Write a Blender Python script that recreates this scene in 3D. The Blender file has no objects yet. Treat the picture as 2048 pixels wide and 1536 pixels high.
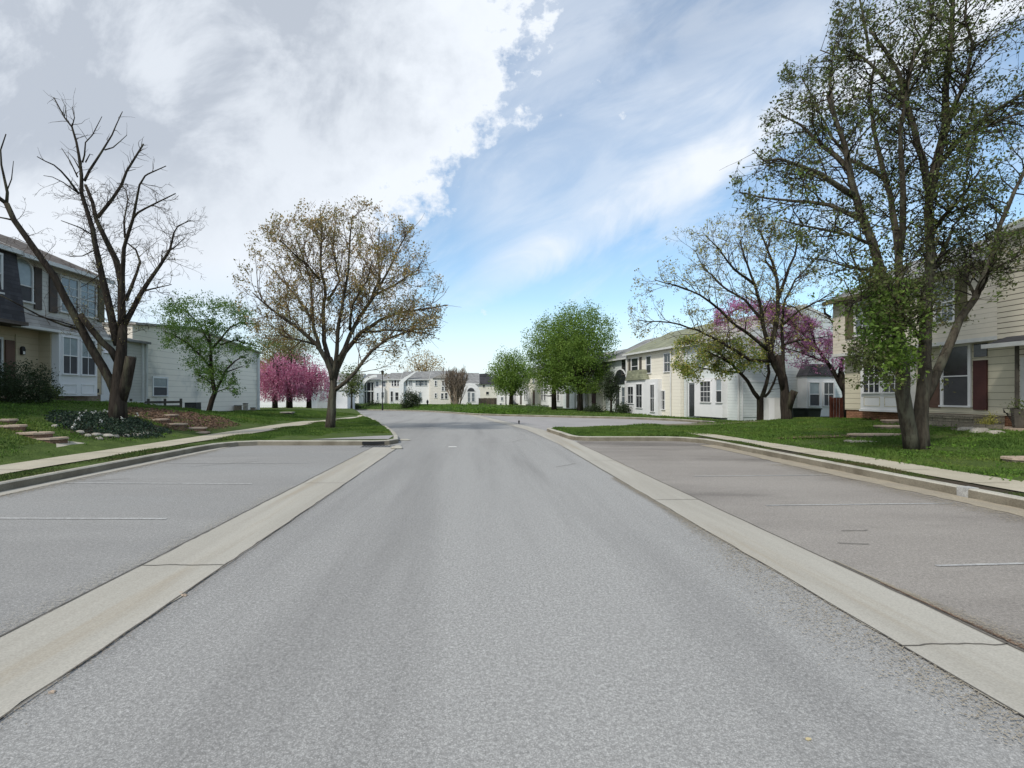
import bpy, math, random
import numpy as np
from mathutils import Vector, Matrix
from mathutils.geometry import delaunay_2d_cdt
R = math.radians
rng = np.random.default_rng(7)
random.seed(7)
scene = bpy.context.scene
COL = scene.collection

# ------------------------------------------------------------------ camera
F, VX, HY, CH = 1040.0, 950.0, 790.0, 1.6          # focal (px of 2048), street vanishing point, eye height
cam = bpy.data.cameras.new('camera'); co = bpy.data.objects.new('camera', cam); COL.objects.link(co)
cam.sensor_width = 36; cam.lens = 36 * F / 2048
cam.shift_x = (1024 - VX) / 2048; cam.shift_y = (HY - 768) / 2048
cam.clip_start = 0.05; cam.clip_end = 4000
co.location = (0, 0, CH); co.rotation_euler = (R(90), 0, 0)
scene.camera = co
# ------------------------------------------------------------------ world + sun
SUN = Vector((-0.50, -0.55, 0.78)).normalized()
el = math.asin(SUN.z); az = math.atan2(SUN.x, SUN.y)
w = bpy.data.worlds.new("World"); scene.world = w; w.use_nodes = True
nt = w.node_tree; nt.nodes.clear(); L = nt.links.new
def N(t, **k):
    n = nt.nodes.new(t)
    for a, b in k.items(): setattr(n, a, b)
    return n
def M_(op, a, b=None, c=None, clamp=False):
    n = N('ShaderNodeMath', operation=op); n.use_clamp = clamp
    for i, v in enumerate((a, b, c)):
        if v is None: continue
        if isinstance(v, (int, float)): n.inputs[i].default_value = v
        else: L(v, n.inputs[i])
    return n.outputs[0]
def SM(x, a, b):                                     # smoothstep
    n = N('ShaderNodeMapRange', interpolation_type='SMOOTHSTEP')
    L(x, n.inputs[0]); n.inputs[1].default_value = a; n.inputs[2].default_value = b
    return n.outputs[0]
def NZ(vec, sc, det=8, rough=.55, dist=0.0):
    n = N('ShaderNodeTexNoise'); L(vec, n.inputs['Vector']); n.inputs['Scale'].default_value = sc
    n.inputs['Detail'].default_value = det; n.inputs['Roughness'].default_value = rough; n.inputs['Distortion'].default_value = dist
    return n.outputs['Fac']
sky = N('ShaderNodeTexSky', sky_type='NISHITA'); sky.sun_disc = False
sky.sun_elevation = el; sky.sun_rotation = az % (2 * math.pi); sky.air_density = 1.0; sky.dust_density = .6; sky.ozone_density = 1.6
tc = N('ShaderNodeTexCoord'); sep = N('ShaderNodeSeparateXYZ'); L(tc.outputs['Generated'], sep.inputs[0])
ady = M_('MAXIMUM', M_('ABSOLUTE', sep.outputs[1]), .22)
U = M_('DIVIDE', sep.outputs[0], ady); V = M_('DIVIDE', sep.outputs[2], ady)
cv = N('ShaderNodeCombineXYZ'); L(U, cv.inputs[0]); L(V, cv.inputs[1])
UV = cv.outputs[0]
n1 = NZ(UV, 3.2, 10, .6, .3); n2 = NZ(UV, 9.0, 9, .62)
# heavy cloud mass on the left
bound = M_('ADD', M_('ADD', M_('MULTIPLY', M_('MINIMUM', M_('MAXIMUM', M_('SUBTRACT', V, .31), 0), .22), 1.05), -.16), M_('MULTIPLY', M_('MAXIMUM', M_('SUBTRACT', V, .53), 0), .10))
sA = M_('SUBTRACT', U, bound)
sA = M_('ADD', sA, M_('MULTIPLY', M_('SUBTRACT', n1, .5), .46))
sA = M_('ADD', sA, M_('MULTIPLY', M_('SUBTRACT', n2, .5), .50))
dA = M_('SUBTRACT', 1, SM(sA, -.06, .06))
lowA = M_('ADD', .50, M_('MULTIPLY', SM(V, .06, .34), .58))     # thinner towards the horizon
dA = M_('MULTIPLY', dA, lowA)
# streaky veil on the right: rotated frame
a = M_('ADD', M_('MULTIPLY', M_('ADD', U, .05), .87), M_('MULTIPLY', M_('SUBTRACT', V, .125), .49))
b = M_('ADD', M_('MULTIPLY', M_('ADD', U, .05), -.49), M_('MULTIPLY', M_('SUBTRACT', V, .125), .87))
sv = N('ShaderNodeCombineXYZ'); L(M_('MULTIPLY', a, .42), sv.inputs[0]); L(b, sv.inputs[1])
n3 = NZ(sv.outputs[0], 7.0, 10, .6, .6); n4 = NZ(sv.outputs[0], 2.6, 6, .55, .5)
bw = M_('ADD', b, M_('MULTIPLY', M_('SUBTRACT', n3, .5), .10))
band = M_('MULTIPLY', SM(bw, -.045, .03), M_('SUBTRACT', 1, M_('MULTIPLY', SM(bw, .10, .26), .34)))
band = M_('MULTIPLY', band, M_('ADD', .62, M_('MULTIPLY', SM(n3, .34, .60), .42)))
veil = M_('MULTIPLY', band, M_('ADD', .55, M_('MULTIPLY', SM(n4, .30, .60), .50)))
veil = M_('MULTIPLY', veil, M_('ADD', M_('MULTIPLY', SM(a, .0, .26), .85), M_('MULTIPLY', M_('SUBTRACT', 1, SM(b, .05, .1)), .45)))
wisp = M_('ADD', .16, M_('MULTIPLY', SM(n3, .45, .72), .32))
low = M_('MULTIPLY', M_('SUBTRACT', 1, SM(V, .0, .26)), .78)
dR = M_('MAXIMUM', M_('MAXIMUM', veil, wisp), low)
puff = M_('MULTIPLY', SM(n2, .56, .66), M_('MULTIPLY', M_('SUBTRACT', 1, SM(M_('ABSOLUTE', M_('SUBTRACT', sA, .15)), .05, .20)), .8))
dR = M_('MAXIMUM', dR, puff)
dens = M_('MINIMUM', M_('MAXIMUM', dA, dR), .97)
# cloud colour: grey inside the mass, white at its rim and in the streaks
thick = M_('MULTIPLY', M_('SUBTRACT', 1, SM(sA, -.42, -.04)), SM(V, .15, .55))
thick = M_('MULTIPLY', thick, M_('ADD', .35, M_('MULTIPLY', SM(n1, .38, .58), .75)))
thick = M_('ADD', thick, M_('MULTIPLY', M_('MULTIPLY', SM(sA, .15, .3), SM(b, .12, .3)), .45))
cc = N('ShaderNodeMix', data_type='RGBA'); L(thick, cc.inputs[0])
cc.inputs[6].default_value = (6.4, 6.75, 7.2, 1); cc.inputs[7].default_value = (3.7, 4.05, 4.6, 1)
skt = N('ShaderNodeMix', data_type='RGBA', blend_type='MULTIPLY'); skt.inputs[0].default_value = 1
L(sky.outputs[0], skt.inputs[6]); skt.inputs[7].default_value = (1.05, 1.28, 1.30, 1)
mx = N('ShaderNodeMix', data_type='RGBA'); L(dens, mx.inputs[0]); L(skt.outputs[2], mx.inputs[6]); L(cc.outputs[2], mx.inputs[7])
bg = N('ShaderNodeBackground'); bg.inputs[1].default_value = .105; L(mx.outputs[2], bg.inputs[0])
out = N('ShaderNodeOutputWorld'); L(bg.outputs[0], out.inputs[0])
sl = bpy.data.lights.new('sun', 'SUN'); so = bpy.data.objects.new('sun', sl); COL.objects.link(so)
sl.energy = 2.1; sl.angle = R(5); sl.color = (1, .955, .88)
so.rotation_euler = SUN.to_track_quat('Z', 'Y').to_euler()
vs = scene.view_settings; vs.view_transform = 'Standard'; vs.look = 'None'; vs.gamma = 1; vs.exposure = 0.48
try: scene.cycles.transparent_max_bounces = 6
except Exception: pass

# ------------------------------------------------------------------ materials
def mat(name, c1, c2=None, scale=2.0, rough=.8, bump=0.0, bscale=60.0, speck=0.0, sscale=180.0, siding=0.0, line=.55,
        c3=None, c3scale=.4, c3lo=.5, c3hi=.65, trans=0.0, metal=0.0, spec=.3, shingle=0.0, stretch=None, brick=None, lthk=.09, aggr=0.0, ascale=85.0, ridges=0.0):
    m = bpy.data.materials.new(name); m.use_nodes = True; t = m.node_tree; t.nodes.clear(); lk = t.links.new
    def nn(ty, **k):
        n = t.nodes.new(ty)
        for q, v in k.items(): setattr(n, q, v)
        return n
    def ma(op, x, y=None):
        n = nn('ShaderNodeMath', operation=op)
        for i, v in enumerate((x, y)):
            if v is None: continue
            if isinstance(v, (int, float)): n.inputs[i].default_value = v
            else: lk(v, n.inputs[i])
        return n.outputs[0]
    def noise(sc, det=4, ro=.55, src=None):
        n = nn('ShaderNodeTexNoise'); n.inputs['Scale'].default_value = sc; n.inputs['Detail'].default_value = det
        n.inputs['Roughness'].default_value = ro; lk(src or pos, n.inputs['Vector']); return n.outputs['Fac']
    def rampf(f, lo, hi):
        n = nn('ShaderNodeMapRange', interpolation_type='SMOOTHSTEP'); lk(f, n.inputs[0]); n.inputs[1].default_value = lo; n.inputs[2].default_value = hi
        return n.outputs[0]
    def mix(f, x, y, bt='MIX'):
        n = nn('ShaderNodeMix', data_type='RGBA', blend_type=bt)
        if isinstance(f, (int, float)): n.inputs[0].default_value = f
        else: lk(f, n.inputs[0])
        for i, v in ((6, x), (7, y)):
            if isinstance(v, tuple): n.inputs[i].default_value = (*v[:3], 1)
            else: lk(v, n.inputs[i])
        return n.outputs[2]
    g = nn('ShaderNodeNewGeometry'); pos = g.outputs['Position']
    if stretch:
        mp = nn('ShaderNodeMapping'); mp.inputs['Scale'].default_value = stretch; lk(pos, mp.inputs[0]); spos = mp.outputs[0]
    else: spos = pos
    c2 = c2 or tuple(x * .8 for x in c1)
    col = mix(rampf(noise(scale, 6, .6, spos), .32, .68), c1, c2)
    if c3: col = mix(rampf(noise(c3scale, 5, .6, spos), c3lo, c3hi), col, c3)
    h = None
    if speck:
        sp = noise(sscale, 2, .5)
        f = ma('MULTIPLY', ma('SUBTRACT', sp, .5), speck * 4)
        f = ma('ADD', f, 1.0)
        cb = nn('ShaderNodeCombineXYZ')
        for i in range(3): lk(f, cb.inputs[i])
        col = mix(1.0, col, cb.outputs[0], 'MULTIPLY')
    if aggr:                                         # exposed aggregate: every stone its own tone
        vo = nn('ShaderNodeTexVoronoi'); vo.inputs['Scale'].default_value = ascale; lk(pos, vo.inputs['Vector'])
        sc_ = nn('ShaderNodeSeparateColor'); lk(vo.outputs['Color'], sc_.inputs[0])
        pw = ma('POWER', sc_.outputs[0], 2.2); f = ma('ADD', 1 - aggr * .55, ma('MULTIPLY', pw, aggr * 1.75))
        ed = ma('SUBTRACT', 1.08, ma('MULTIPLY', vo.outputs['Distance'], .35)); f = ma('MULTIPLY', f, ed); cb = nn('ShaderNodeCombineXYZ')
        for i in range(3): lk(f, cb.inputs[i])
        col = mix(1.0, col, cb.outputs[0], 'MULTIPLY')
    if siding or shingle:
        s = nn('ShaderNodeSeparateXYZ'); lk(pos, s.inputs[0])
        per = siding or shingle
        wob = ma('MULTIPLY', noise(.8, 2), .012)
        fr = ma('FRACT', ma('DIVIDE', ma('ADD', s.outputs[2], wob), per))
        ln = ma('LESS_THAN', fr, lthk)
        if shingle:
            row = ma('FLOOR', ma('DIVIDE', s.outputs[2], per))
            xx = ma('ADD', ma('ADD', s.outputs[0], s.outputs[1]), ma('MULTIPLY', row, .37))
            cell = nn('ShaderNodeCombineXYZ'); lk(ma('FLOOR', ma('DIVIDE', xx, .3)), cell.inputs[0]); lk(row, cell.inputs[1])
            wn = nn('ShaderNodeTexWhiteNoise'); lk(cell.outputs[0], wn.inputs[0])
            fb = ma('ADD', .78, ma('MULTIPLY', wn.outputs[0], .44)); cb = nn('ShaderNodeCombineXYZ')
            for i in range(3): lk(fb, cb.inputs[i])
            col = mix(1.0, col, cb.outputs[0], 'MULTIPLY')
        col = mix(ma('MULTIPLY', ln, line), col, (c1[0] * .12, c1[1] * .11, c1[2] * .10))
        h = ma('MULTIPLY', fr, -1.0)
    if brick:
        s = nn('ShaderNodeSeparateXYZ'); lk(pos, s.inputs[0])
        cb = nn('ShaderNodeCombineXYZ'); lk(ma('ADD', s.outputs[0], s.outputs[1]), cb.inputs[0]); lk(s.outputs[2], cb.inputs[1])
        br = nn('ShaderNodeTexBrick'); lk(cb.outputs[0], br.inputs['Vector']); br.inputs['Scale'].default_value = 1
        br.inputs['Brick Width'].default_value = brick[0]; br.inputs['Row Height'].default_value = brick[1]; br.inputs['Mortar Size'].default_value = .012
        br.inputs['Color1'].default_value = (1, 1, 1, 1); br.inputs['Color2'].default_value = (.7, .7, .7, 1); br.inputs['Mortar'].default_value = (.45, .45, .45, 1)
        col = mix(1.0, col, br.outputs['Color'], 'MULTIPLY')
    p = nn('ShaderNodeBsdfPrincipled'); lk(col, p.inputs['Base Color']); p.inputs['Roughness'].default_value = rough
    p.inputs['Metallic'].default_value = metal; p.inputs['Specular IOR Level'].default_value = spec
    if bump or h is not None:
        bp = nn('ShaderNodeBump'); bp.inputs['Strength'].default_value = bump or .6
        if h is not None:
            bp.inputs['Distance'].default_value = .03; lk(h, bp.inputs['Height'])
        else:
            bp.inputs['Distance'].default_value = .035 if ridges else .01; lk(noise(ridges or bscale, 4, .65, spos if ridges else None), bp.inputs['Height'])
        lk(bp.outputs[0], p.inputs['Normal'])
    o = nn('ShaderNodeOutputMaterial')
    if trans:
        tr = nn('ShaderNodeBsdfTranslucent'); lk(col, tr.inputs[0]); ms = nn('ShaderNodeMixShader'); ms.inputs[0].default_value = trans
        lk(p.outputs[0], ms.inputs[1]); lk(tr.outputs[0], ms.inputs[2]); lk(ms.outputs[0], o.inputs[0])
    else: lk(p.outputs[0], o.inputs[0])
    return m

MT = {}
MT['road'] = mat('road_asphalt', (.36, .356, .342), (.325, .32, .308), scale=.35, rough=.9, bump=.25, bscale=170, speck=.22, sscale=45, aggr=.30, ascale=165,
                 c3=(.26, .256, .247), c3scale=.9, c3lo=.42, c3hi=.74, stretch=(1.0, .07, 1), spec=.25)
MT['bayL'] = mat('bay_asphalt', (.32, .315, .302), (.275, .27, .26), scale=.7, rough=.9, bump=.25, bscale=150, speck=.2, sscale=45, aggr=.24, ascale=170,
                 c3=(.33, .33, .32), c3scale=.35, c3lo=.45, c3hi=.7, stretch=(.35, 1, 1), spec=.2)
MT['bayR'] = mat('bay_asphalt_stained', (.33, .305, .275), (.28, .257, .232), scale=.5, rough=.9, bump=.25, bscale=150, speck=.2, sscale=45, aggr=.22, ascale=170,
                 c3=(.165, .15, .135), c3scale=.42, c3lo=.45, c3hi=.68, stretch=(.30, .8, 1), spec=.2)
MT['bayF'] = mat('bay_asphalt_far', (.34, .325, .32), (.29, .28, .275), scale=.5, rough=.9, speck=.2, sscale=60)
MT['gutter'] = mat('gutter_concrete', (.415, .395, .345), (.35, .33, .285), scale=1.1, rough=.9, bump=.15, bscale=90, speck=.14, sscale=80,
                   c3=(.34, .30, .235), c3scale=.9, c3lo=.50, c3hi=.76, stretch=(2.6, .16, 1))
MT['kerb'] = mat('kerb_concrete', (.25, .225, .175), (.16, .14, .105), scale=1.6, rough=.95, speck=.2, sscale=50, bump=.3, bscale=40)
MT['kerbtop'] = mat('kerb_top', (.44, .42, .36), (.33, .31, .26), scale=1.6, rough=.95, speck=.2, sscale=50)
MT['walk'] = mat('sidewalk_concrete', (.46, .42, .33), (.39, .355, .27), scale=1.2, rough=.95, speck=.14, sscale=45, bump=.15, bscale=60,
                 c3=(.42, .40, .35), c3scale=.3)
MT['lawn'] = mat('lawn_soil_grass', (.080, .115, .030), (.055, .085, .022), scale=2.5, rough=1, speck=.5, sscale=35, bump=.6, bscale=30,
                 c3=(.09, .085, .035), c3scale=.35, c3lo=.60, c3hi=.74, spec=.1)
MT['ground'] = mat('far_ground', (.06, .09, .03), (.04, .07, .02), scale=.2, rough=1)
MT['grass'] = mat('grass_blade', (.125, .20, .04), (.07, .13, .028), scale=1.2, rough=.7, trans=.3, spec=.15, c3=(.15, .20, .045), c3scale=.5, c3lo=.52, c3hi=.7)
MT['grassb'] = mat('grass_bright', (.12, .22, .03), (.08, .16, .025), scale=1.5, rough=.7, trans=.3, spec=.15)
MT['verge'] = mat('verge_blade', (.10, .14, .04), (.065, .10, .028), scale=2, rough=.8, trans=.25, spec=.1, c3=(.12, .11, .05), c3scale=1.2)
MT['dirt'] = mat('dirt', (.055, .04, .025), (.035, .028, .018), scale=4, rough=1, speck=.5, sscale=40, bump=.6, bscale=30)
MT['soilp'] = mat('patchy_soil', (.20, .175, .13), (.11, .12, .05), scale=2.2, rough=1, speck=.4, sscale=25)
MT['mulch'] = mat('mulch', (.21, .135, .09), (.13, .085, .058), scale=3, rough=1, speck=.5, sscale=30, bump=.6, bscale=30)
MT['sand'] = mat('sand_silt', (.34, .295, .22), (.29, .255, .20), scale=3, rough=1, speck=.25, sscale=60)
MT['paint'] = mat('worn_white_paint', (.44, .44, .425), (.33, .325, .315), scale=9, rough=.8, speck=.35, sscale=60)
MT['tar'] = mat('crack', (.13, .12, .105), rough=1)
MT['bark'] = mat('bark_dark', (.050, .041, .033), (.024, .019, .016), scale=5, rough=.95, bump=1.0, ridges=6, stretch=(3, 3, .5), c3=(.07, .066, .045), c3scale=1.5, spec=.1)
MT['barkg'] = mat('bark_grey', (.10, .085, .065), (.045, .038, .03), scale=5, rough=.95, bump=1.0, ridges=6, stretch=(3, 3, .5), spec=.1, c3=(.12, .115, .085), c3scale=1.5)
MT['barkm'] = mat('bark_mossy', (.075, .065, .035), (.05, .045, .022), scale=8, rough=.95, bump=.9, bscale=35, stretch=(3, 3, .6), c3=(.09, .10, .035), c3scale=1.2, spec=.1)
MT['twig'] = mat('twig', (.085, .064, .048), (.055, .042, .032), scale=5, rough=.9, spec=.1)
MT['twigm'] = mat('twig_reddish', (.16, .11, .075), (.11, .075, .05), scale=5, rough=.9, spec=.1)
MT['twigp'] = mat('twig_pale', (.26, .21, .165), (.17, .135, .10), scale=3, rough=.9, spec=.1)
MT['leafbud'] = mat('leaf_bud', (.52, .37, .16), (.38, .265, .12), scale=1.0, rough=.7, trans=.35, c3=(.17, .17, .045), c3scale=.9)
MT['leafdk'] = mat('leaf_dark', (.15, .19, .05), (.085, .115, .035), scale=1.2, rough=.6, trans=.45, c3=(.17, .24, .06), c3scale=1.0)
MT['leafbr'] = mat('leaf_bronze', (.12, .125, .05), (.08, .09, .04), scale=1.2, rough=.6, trans=.45, c3=(.17, .15, .06), c3scale=1.5)
MT['leafsm'] = mat('leaf_small_tree', (.12, .215, .045), (.07, .14, .032), scale=1.6, rough=.6, trans=.4, c3=(.15, .23, .04), c3scale=1.4)
MT['leafgr'] = mat('leaf_green', (.17, .265, .045), (.115, .20, .035), scale=.9, rough=.6, trans=.4, c3=(.20, .30, .05), c3scale=.7)
MT['leafye'] = mat('leaf_yellow_green', (.50, .47, .12), (.36, .35, .09), scale=1, rough=.6, trans=.4)
MT['leafol'] = mat('leaf_olive', (.26, .24, .09), (.20, .18, .07), scale=1, rough=.6, trans=.35)
MT['pink'] = mat('blossom_pink', (.54, .17, .29), (.36, .09, .18), scale=.8, rough=.7, trans=.35, c3=(.68, .30, .42), c3scale=1.6)
MT['pinkl'] = mat('blossom_pale', (.74, .42, .52), (.62, .28, .40), scale=1.5, rough=.7, trans=.35)
MT['purple'] = mat('blossom_purple', (.60, .27, .48), (.48, .20, .38), scale=1.2, rough=.7, trans=.35)
MT['shrub'] = mat('shrub_leaf', (.040, .060, .022), (.022, .036, .014), scale=2.5, rough=.7, trans=.2)
MT['ivy'] = mat('bed_leaf', (.035, .062, .035), (.022, .042, .026), scale=3, rough=.6, trans=.2)
MT['white'] = mat('white_paint', (.74, .74, .74), (.68, .685, .69), scale=1, rough=.6)
MT['trim'] = mat('trim_white', (.62, .625, .61), (.55, .555, .54), scale=2, rough=.6)
MT['sidB'] = mat('siding_beige', (.42, .385, .30), (.38, .345, .265), scale=.6, rough=.75, siding=.21, line=.35)
MT['sidT'] = mat('siding_tan', (.46, .39, .27), (.41, .35, .24), scale=.6, rough=.8, siding=.24, line=.30, lthk=.05)
MT['sidW'] = mat('siding_white', (.55, .54, .50), (.48, .475, .44), scale=.8, rough=.75, siding=.16, line=.35)
MT['sidL'] = mat('siding_lightgrey', (.84, .775, .67), (.79, .73, .63), scale=.35, rough=.8, siding=.36, line=.45, lthk=.045, c3=(.49, .48, .44), c3scale=.25)
MT['sidC'] = mat('siding_cream', (.62, .57, .46), (.55, .505, .41), scale=.5, rough=.8, siding=.17, line=.9, lthk=.15, c3=(.42, .40, .31), c3scale=.9, c3lo=.55, c3hi=.8)
MT['sidC1'] = mat('siding_cream_lower', (.60, .56, .43), (.54, .50, .385), scale=.5, rough=.8, siding=.24, line=.6, lthk=.08, c3=(.47, .44, .33), c3scale=.8, c3lo=.55, c3hi=.8)
MT['sidU'] = mat('siding_cream_upper', (.66, .61, .52), (.60, .555, .47), scale=.5, rough=.8, siding=.16, line=.32, lthk=.1, c3=(.52, .48, .38), c3scale=.8, c3lo=.52, c3hi=.8)
MT['sidBl'] = mat('siding_blue', (.57, .61, .60), (.52, .56, .55), scale=.5, rough=.8, siding=.18, line=.25)
MT['sidFar'] = mat('siding_far', (.80, .80, .79), (.75, .75, .74), scale=.3, rough=.8, siding=.25, line=.12)
MT['sidFarC'] = mat('siding_far_cream', (.76, .72, .62), (.70, .665, .575), scale=.3, rough=.8, siding=.25, line=.12)
MT['sidFarB'] = mat('siding_far_beige', (.72, .68, .62), (.66, .63, .57), scale=.3, rough=.8, siding=.25, line=.12)
MT['shDark'] = mat('shingle_dark', (.062, .06, .065), (.045, .045, .05), scale=2, rough=.9, shingle=.14, line=.4)
MT['shBrown'] = mat('shingle_brown', (.12, .10, .085), (.09, .075, .065), scale=2, rough=.9, shingle=.15, line=.4)
MT['shGrey'] = mat('shingle_grey', (.25, .25, .245), (.20, .20, .195), scale=1, rough=.9, shingle=.16, line=.3)
MT['shLt'] = mat('shingle_light', (.36, .34, .31), (.28, .265, .24), scale=1, rough=.9, shingle=.16, line=.5)
MT['shOlive'] = mat('shingle_olive', (.24, .25, .17), (.19, .20, .14), scale=1, rough=.9, shingle=.16, line=.3)
MT['brown'] = mat('painted_brown', (.13, .075, .055), (.10, .06, .045), rough=.7)
MT['dkbrown'] = mat('shutter_dark', (.075, .06, .05), (.06, .048, .04), rough=.7, siding=.05, line=.5)
MT['olive'] = mat('shutter_olive', (.11, .10, .05), (.08, .075, .04), rough=.7, siding=.05, line=.5)
MT['maroon'] = mat('shutter_maroon', (.075, .026, .022), (.06, .02, .018), rough=.7, siding=.05, line=.5)
MT['brick'] = mat('brick', (.42, .21, .12), (.34, .17, .10), scale=4, rough=.9, brick=(.22, .075))
MT['found'] = mat('foundation', (.24, .20, .15), (.18, .15, .11), scale=3, rough=.95, speck=.3, sscale=30)
MT['stone'] = mat('stone', (.34, .30, .23), (.25, .22, .17), scale=4, rough=.95, speck=.3, sscale=25, brick=(.5, .17))
MT['rock'] = mat('rock', (.40, .37, .32), (.27, .25, .21), scale=6, rough=.95, speck=.3, sscale=30)
MT['slab'] = mat('slab_pink', (.46, .36, .28), (.38, .30, .23), scale=4, rough=.95, speck=.2, sscale=30)
MT['glass'] = mat('window_glass', (.035, .04, .045), (.025, .028, .032), rough=.12, spec=.6)
MT['glassL'] = mat('window_glass_blind', (.30, .35, .37), (.24, .28, .30), rough=.2, spec=.5)
MT['glassR'] = mat('window_reflecting', (.16, .19, .21), (.11, .13, .15), scale=2, rough=.1, spec=.8)
MT['screen'] = mat('window_screen', (.075, .075, .08), (.06, .06, .065), rough=.7)
MT['black'] = mat('black_metal', (.018, .018, .019), rough=.5)
MT['dkgreen'] = mat('bin_plastic', (.015, .022, .020), rough=.5)
MT['fenceR'] = mat('fence_redwood', (.19, .065, .04), (.14, .045, .03), scale=6, rough=.9)
MT['fenceW'] = mat('fence_weathered', (.17, .14, .105), (.11, .09, .07), scale=6, rough=.95)
MT['fenceG'] = mat('fence_grey', (.10, .09, .075), (.07, .062, .052), scale=6, rough=.95)
MT['metal'] = mat('grey_metal', (.22, .22, .22), rough=.5, metal=.4)
MT['paper'] = mat('paper', (.78, .77, .74), rough=.8)
MT['flower'] = mat('white_petal', (.80, .80, .76), rough=.6, trans=.3)
MT['cardleaf'] = mat('dry_leaf', (.62, .52, .30), rough=.8)

# ------------------------------------------------------------------ naming
def tag(o, label=None, cat=None, group=None, kind=None):
    if label: o['label'] = label
    if cat: o['category'] = cat
    if group: o['group'] = group
    if kind: o['kind'] = kind
    return o
def thing(name, label, cat, loc=(0, 0, 0), rotz=0, group=None):
    o = bpy.data.objects.new(name, None); COL.objects.link(o); o.location = loc; o.rotation_euler = (0, 0, rotz)
    o.empty_display_size = .2
    return tag(o, label, cat, group)
def mesh_obj(name, verts, faces, m, parent=None, smooth=False):
    me = bpy.data.meshes.new(name); me.from_pydata([tuple(v) for v in verts], [], faces)
    me.materials.append(m)
    if smooth: me.polygons.foreach_set('use_smooth', [True] * len(me.polygons))
    me.update()
    o = bpy.data.objects.new(name, me); COL.objects.link(o)
    if parent: o.parent = parent
    return o
def np_mesh(name, V_, Fc, m, parent=None, smooth=False):
    """V_ (n,3) array, Fc (k,s) array, all faces the same size"""
    me = bpy.data.meshes.new(name); V_ = np.asarray(V_, dtype=np.float32); Fc = np.asarray(Fc, dtype=np.int32)
    me.vertices.add(len(V_)); me.vertices.foreach_set('co', V_.ravel())
    k, s = Fc.shape
    me.loops.add(k * s); me.loops.foreach_set('vertex_index', Fc.ravel())
    me.polygons.add(k); me.polygons.foreach_set('loop_start', np.arange(0, k * s, s, dtype=np.int32))
    try: me.polygons.foreach_set('loop_total', np.full(k, s, dtype=np.int32))
    except Exception: pass
    if smooth: me.polygons.foreach_set('use_smooth', np.ones(k, dtype=bool))
    me.materials.append(m); me.update(calc_edges=True); me.validate()
    o = bpy.data.objects.new(name, me); COL.objects.link(o)
    if parent: o.parent = parent
    return o
class MB:
    def __init__(s): s.v = []; s.f = []
    def box(s, x0, x1, y0, y1, z0, z1):
        if x0 > x1: x0, x1 = x1, x0
        if y0 > y1: y0, y1 = y1, y0
        if z0 > z1: z0, z1 = z1, z0
        b = len(s.v)
        s.v += [(x0, y0, z0), (x1, y0, z0), (x1, y1, z0), (x0, y1, z0), (x0, y0, z1), (x1, y0, z1), (x1, y1, z1), (x0, y1, z1)]
        s.f += [tuple(b + i for i in q) for q in ((0, 3, 2, 1), (4, 5, 6, 7), (0, 1, 5, 4), (1, 2, 6, 5), (2, 3, 7, 6), (3, 0, 4, 7))]
        return s
    def prism(s, pts, axis, a0, a1):
        """polygon pts in the two other axes, extruded along axis"""
        b = len(s.v); n = len(pts)
        def mk(p, a): 
            return {'x': (a, p[0], p[1]), 'y': (p[0], a, p[1]), 'z': (p[0], p[1], a)}[axis]
        s.v += [mk(p, a0) for p in pts] + [mk(p, a1) for p in pts]
        s.f.append(tuple(b + i for i in range(n))); s.f.append(tuple(b + n + i for i in reversed(range(n))))
        for i in range(n):
            j = (i + 1) % n; s.f.append((b + i, b + n + i, b + n + j, b + j))
        return s
    def tube(s, pts, rad, n=8, cap=True):
        b = len(s.v); pts = [Vector(p) for p in pts]; k = len(pts)
        if isinstance(rad, (int, float)): rad = [rad] * k
        ref = Vector((.13, .31, .94)).normalized()
        for i, p in enumerate(pts):
            d = (pts[min(i + 1, k - 1)] - pts[max(i - 1, 0)]).normalized()
            u = d.cross(ref)
            if u.length < .05: u = d.cross(Vector((1, 0, 0)))
            u.normalize(); w_ = d.cross(u)
            for j in range(n):
                an = 2 * math.pi * j / n
                s.v.append(tuple(p + (u * math.cos(an) + w_ * math.sin(an)) * rad[i]))
        for i in range(k - 1):
            for j in range(n):
                q = (j + 1) % n
                s.f.append((b + i * n + j, b + i * n + q, b + (i + 1) * n + q, b + (i + 1) * n + j))
        if cap:
            s.f.append(tuple(b + j for j in reversed(range(n)))); s.f.append(tuple(b + (k - 1) * n + j for j in range(n)))
        return s
    def build(s, name, m, parent=None, smooth=False):
        return mesh_obj(name, s.v, s.f, m, parent, smooth)

# ------------------------------------------------------------------ terrain functions
def sm(t): t = min(1, max(0, t)); return t * t * (3 - 2 * t)
def zr(y):                                             # street level
    if y < 22: return 0.0
    if y < 30: return -.015 * (y - 22) ** 2 / 16
    return -.015 * (y - 26) if y < 105 else -.015 * 79
def G(px, py, dz=0.0):                                 # pixel -> point on street level (+dz)
    d = 10.0
    for _ in range(60): d = .5 * d + .5 * (CH - zr(d) - dz) * F / max(py - HY, .5)
    return ((px - VX) / F * d, d)
def P(px, py, d): return Vector(((px - VX) / F * d, d, CH - (py - HY) / F * d))
HLT = [(-10, 1.25), (20, 1.25), (24, 1.05), (27, .72), (30, .42), (36, .40), (47, .42), (60, .48), (80, .35), (100, .2), (400, .1)]
def interp(T, x):
    for (a0, b0), (a1, b1) in zip(T, T[1:]):
        if x <= a1: return b0 + (b1 - b0) * max(0, (x - a0)) / (a1 - a0)
    return T[-1][1]
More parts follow.
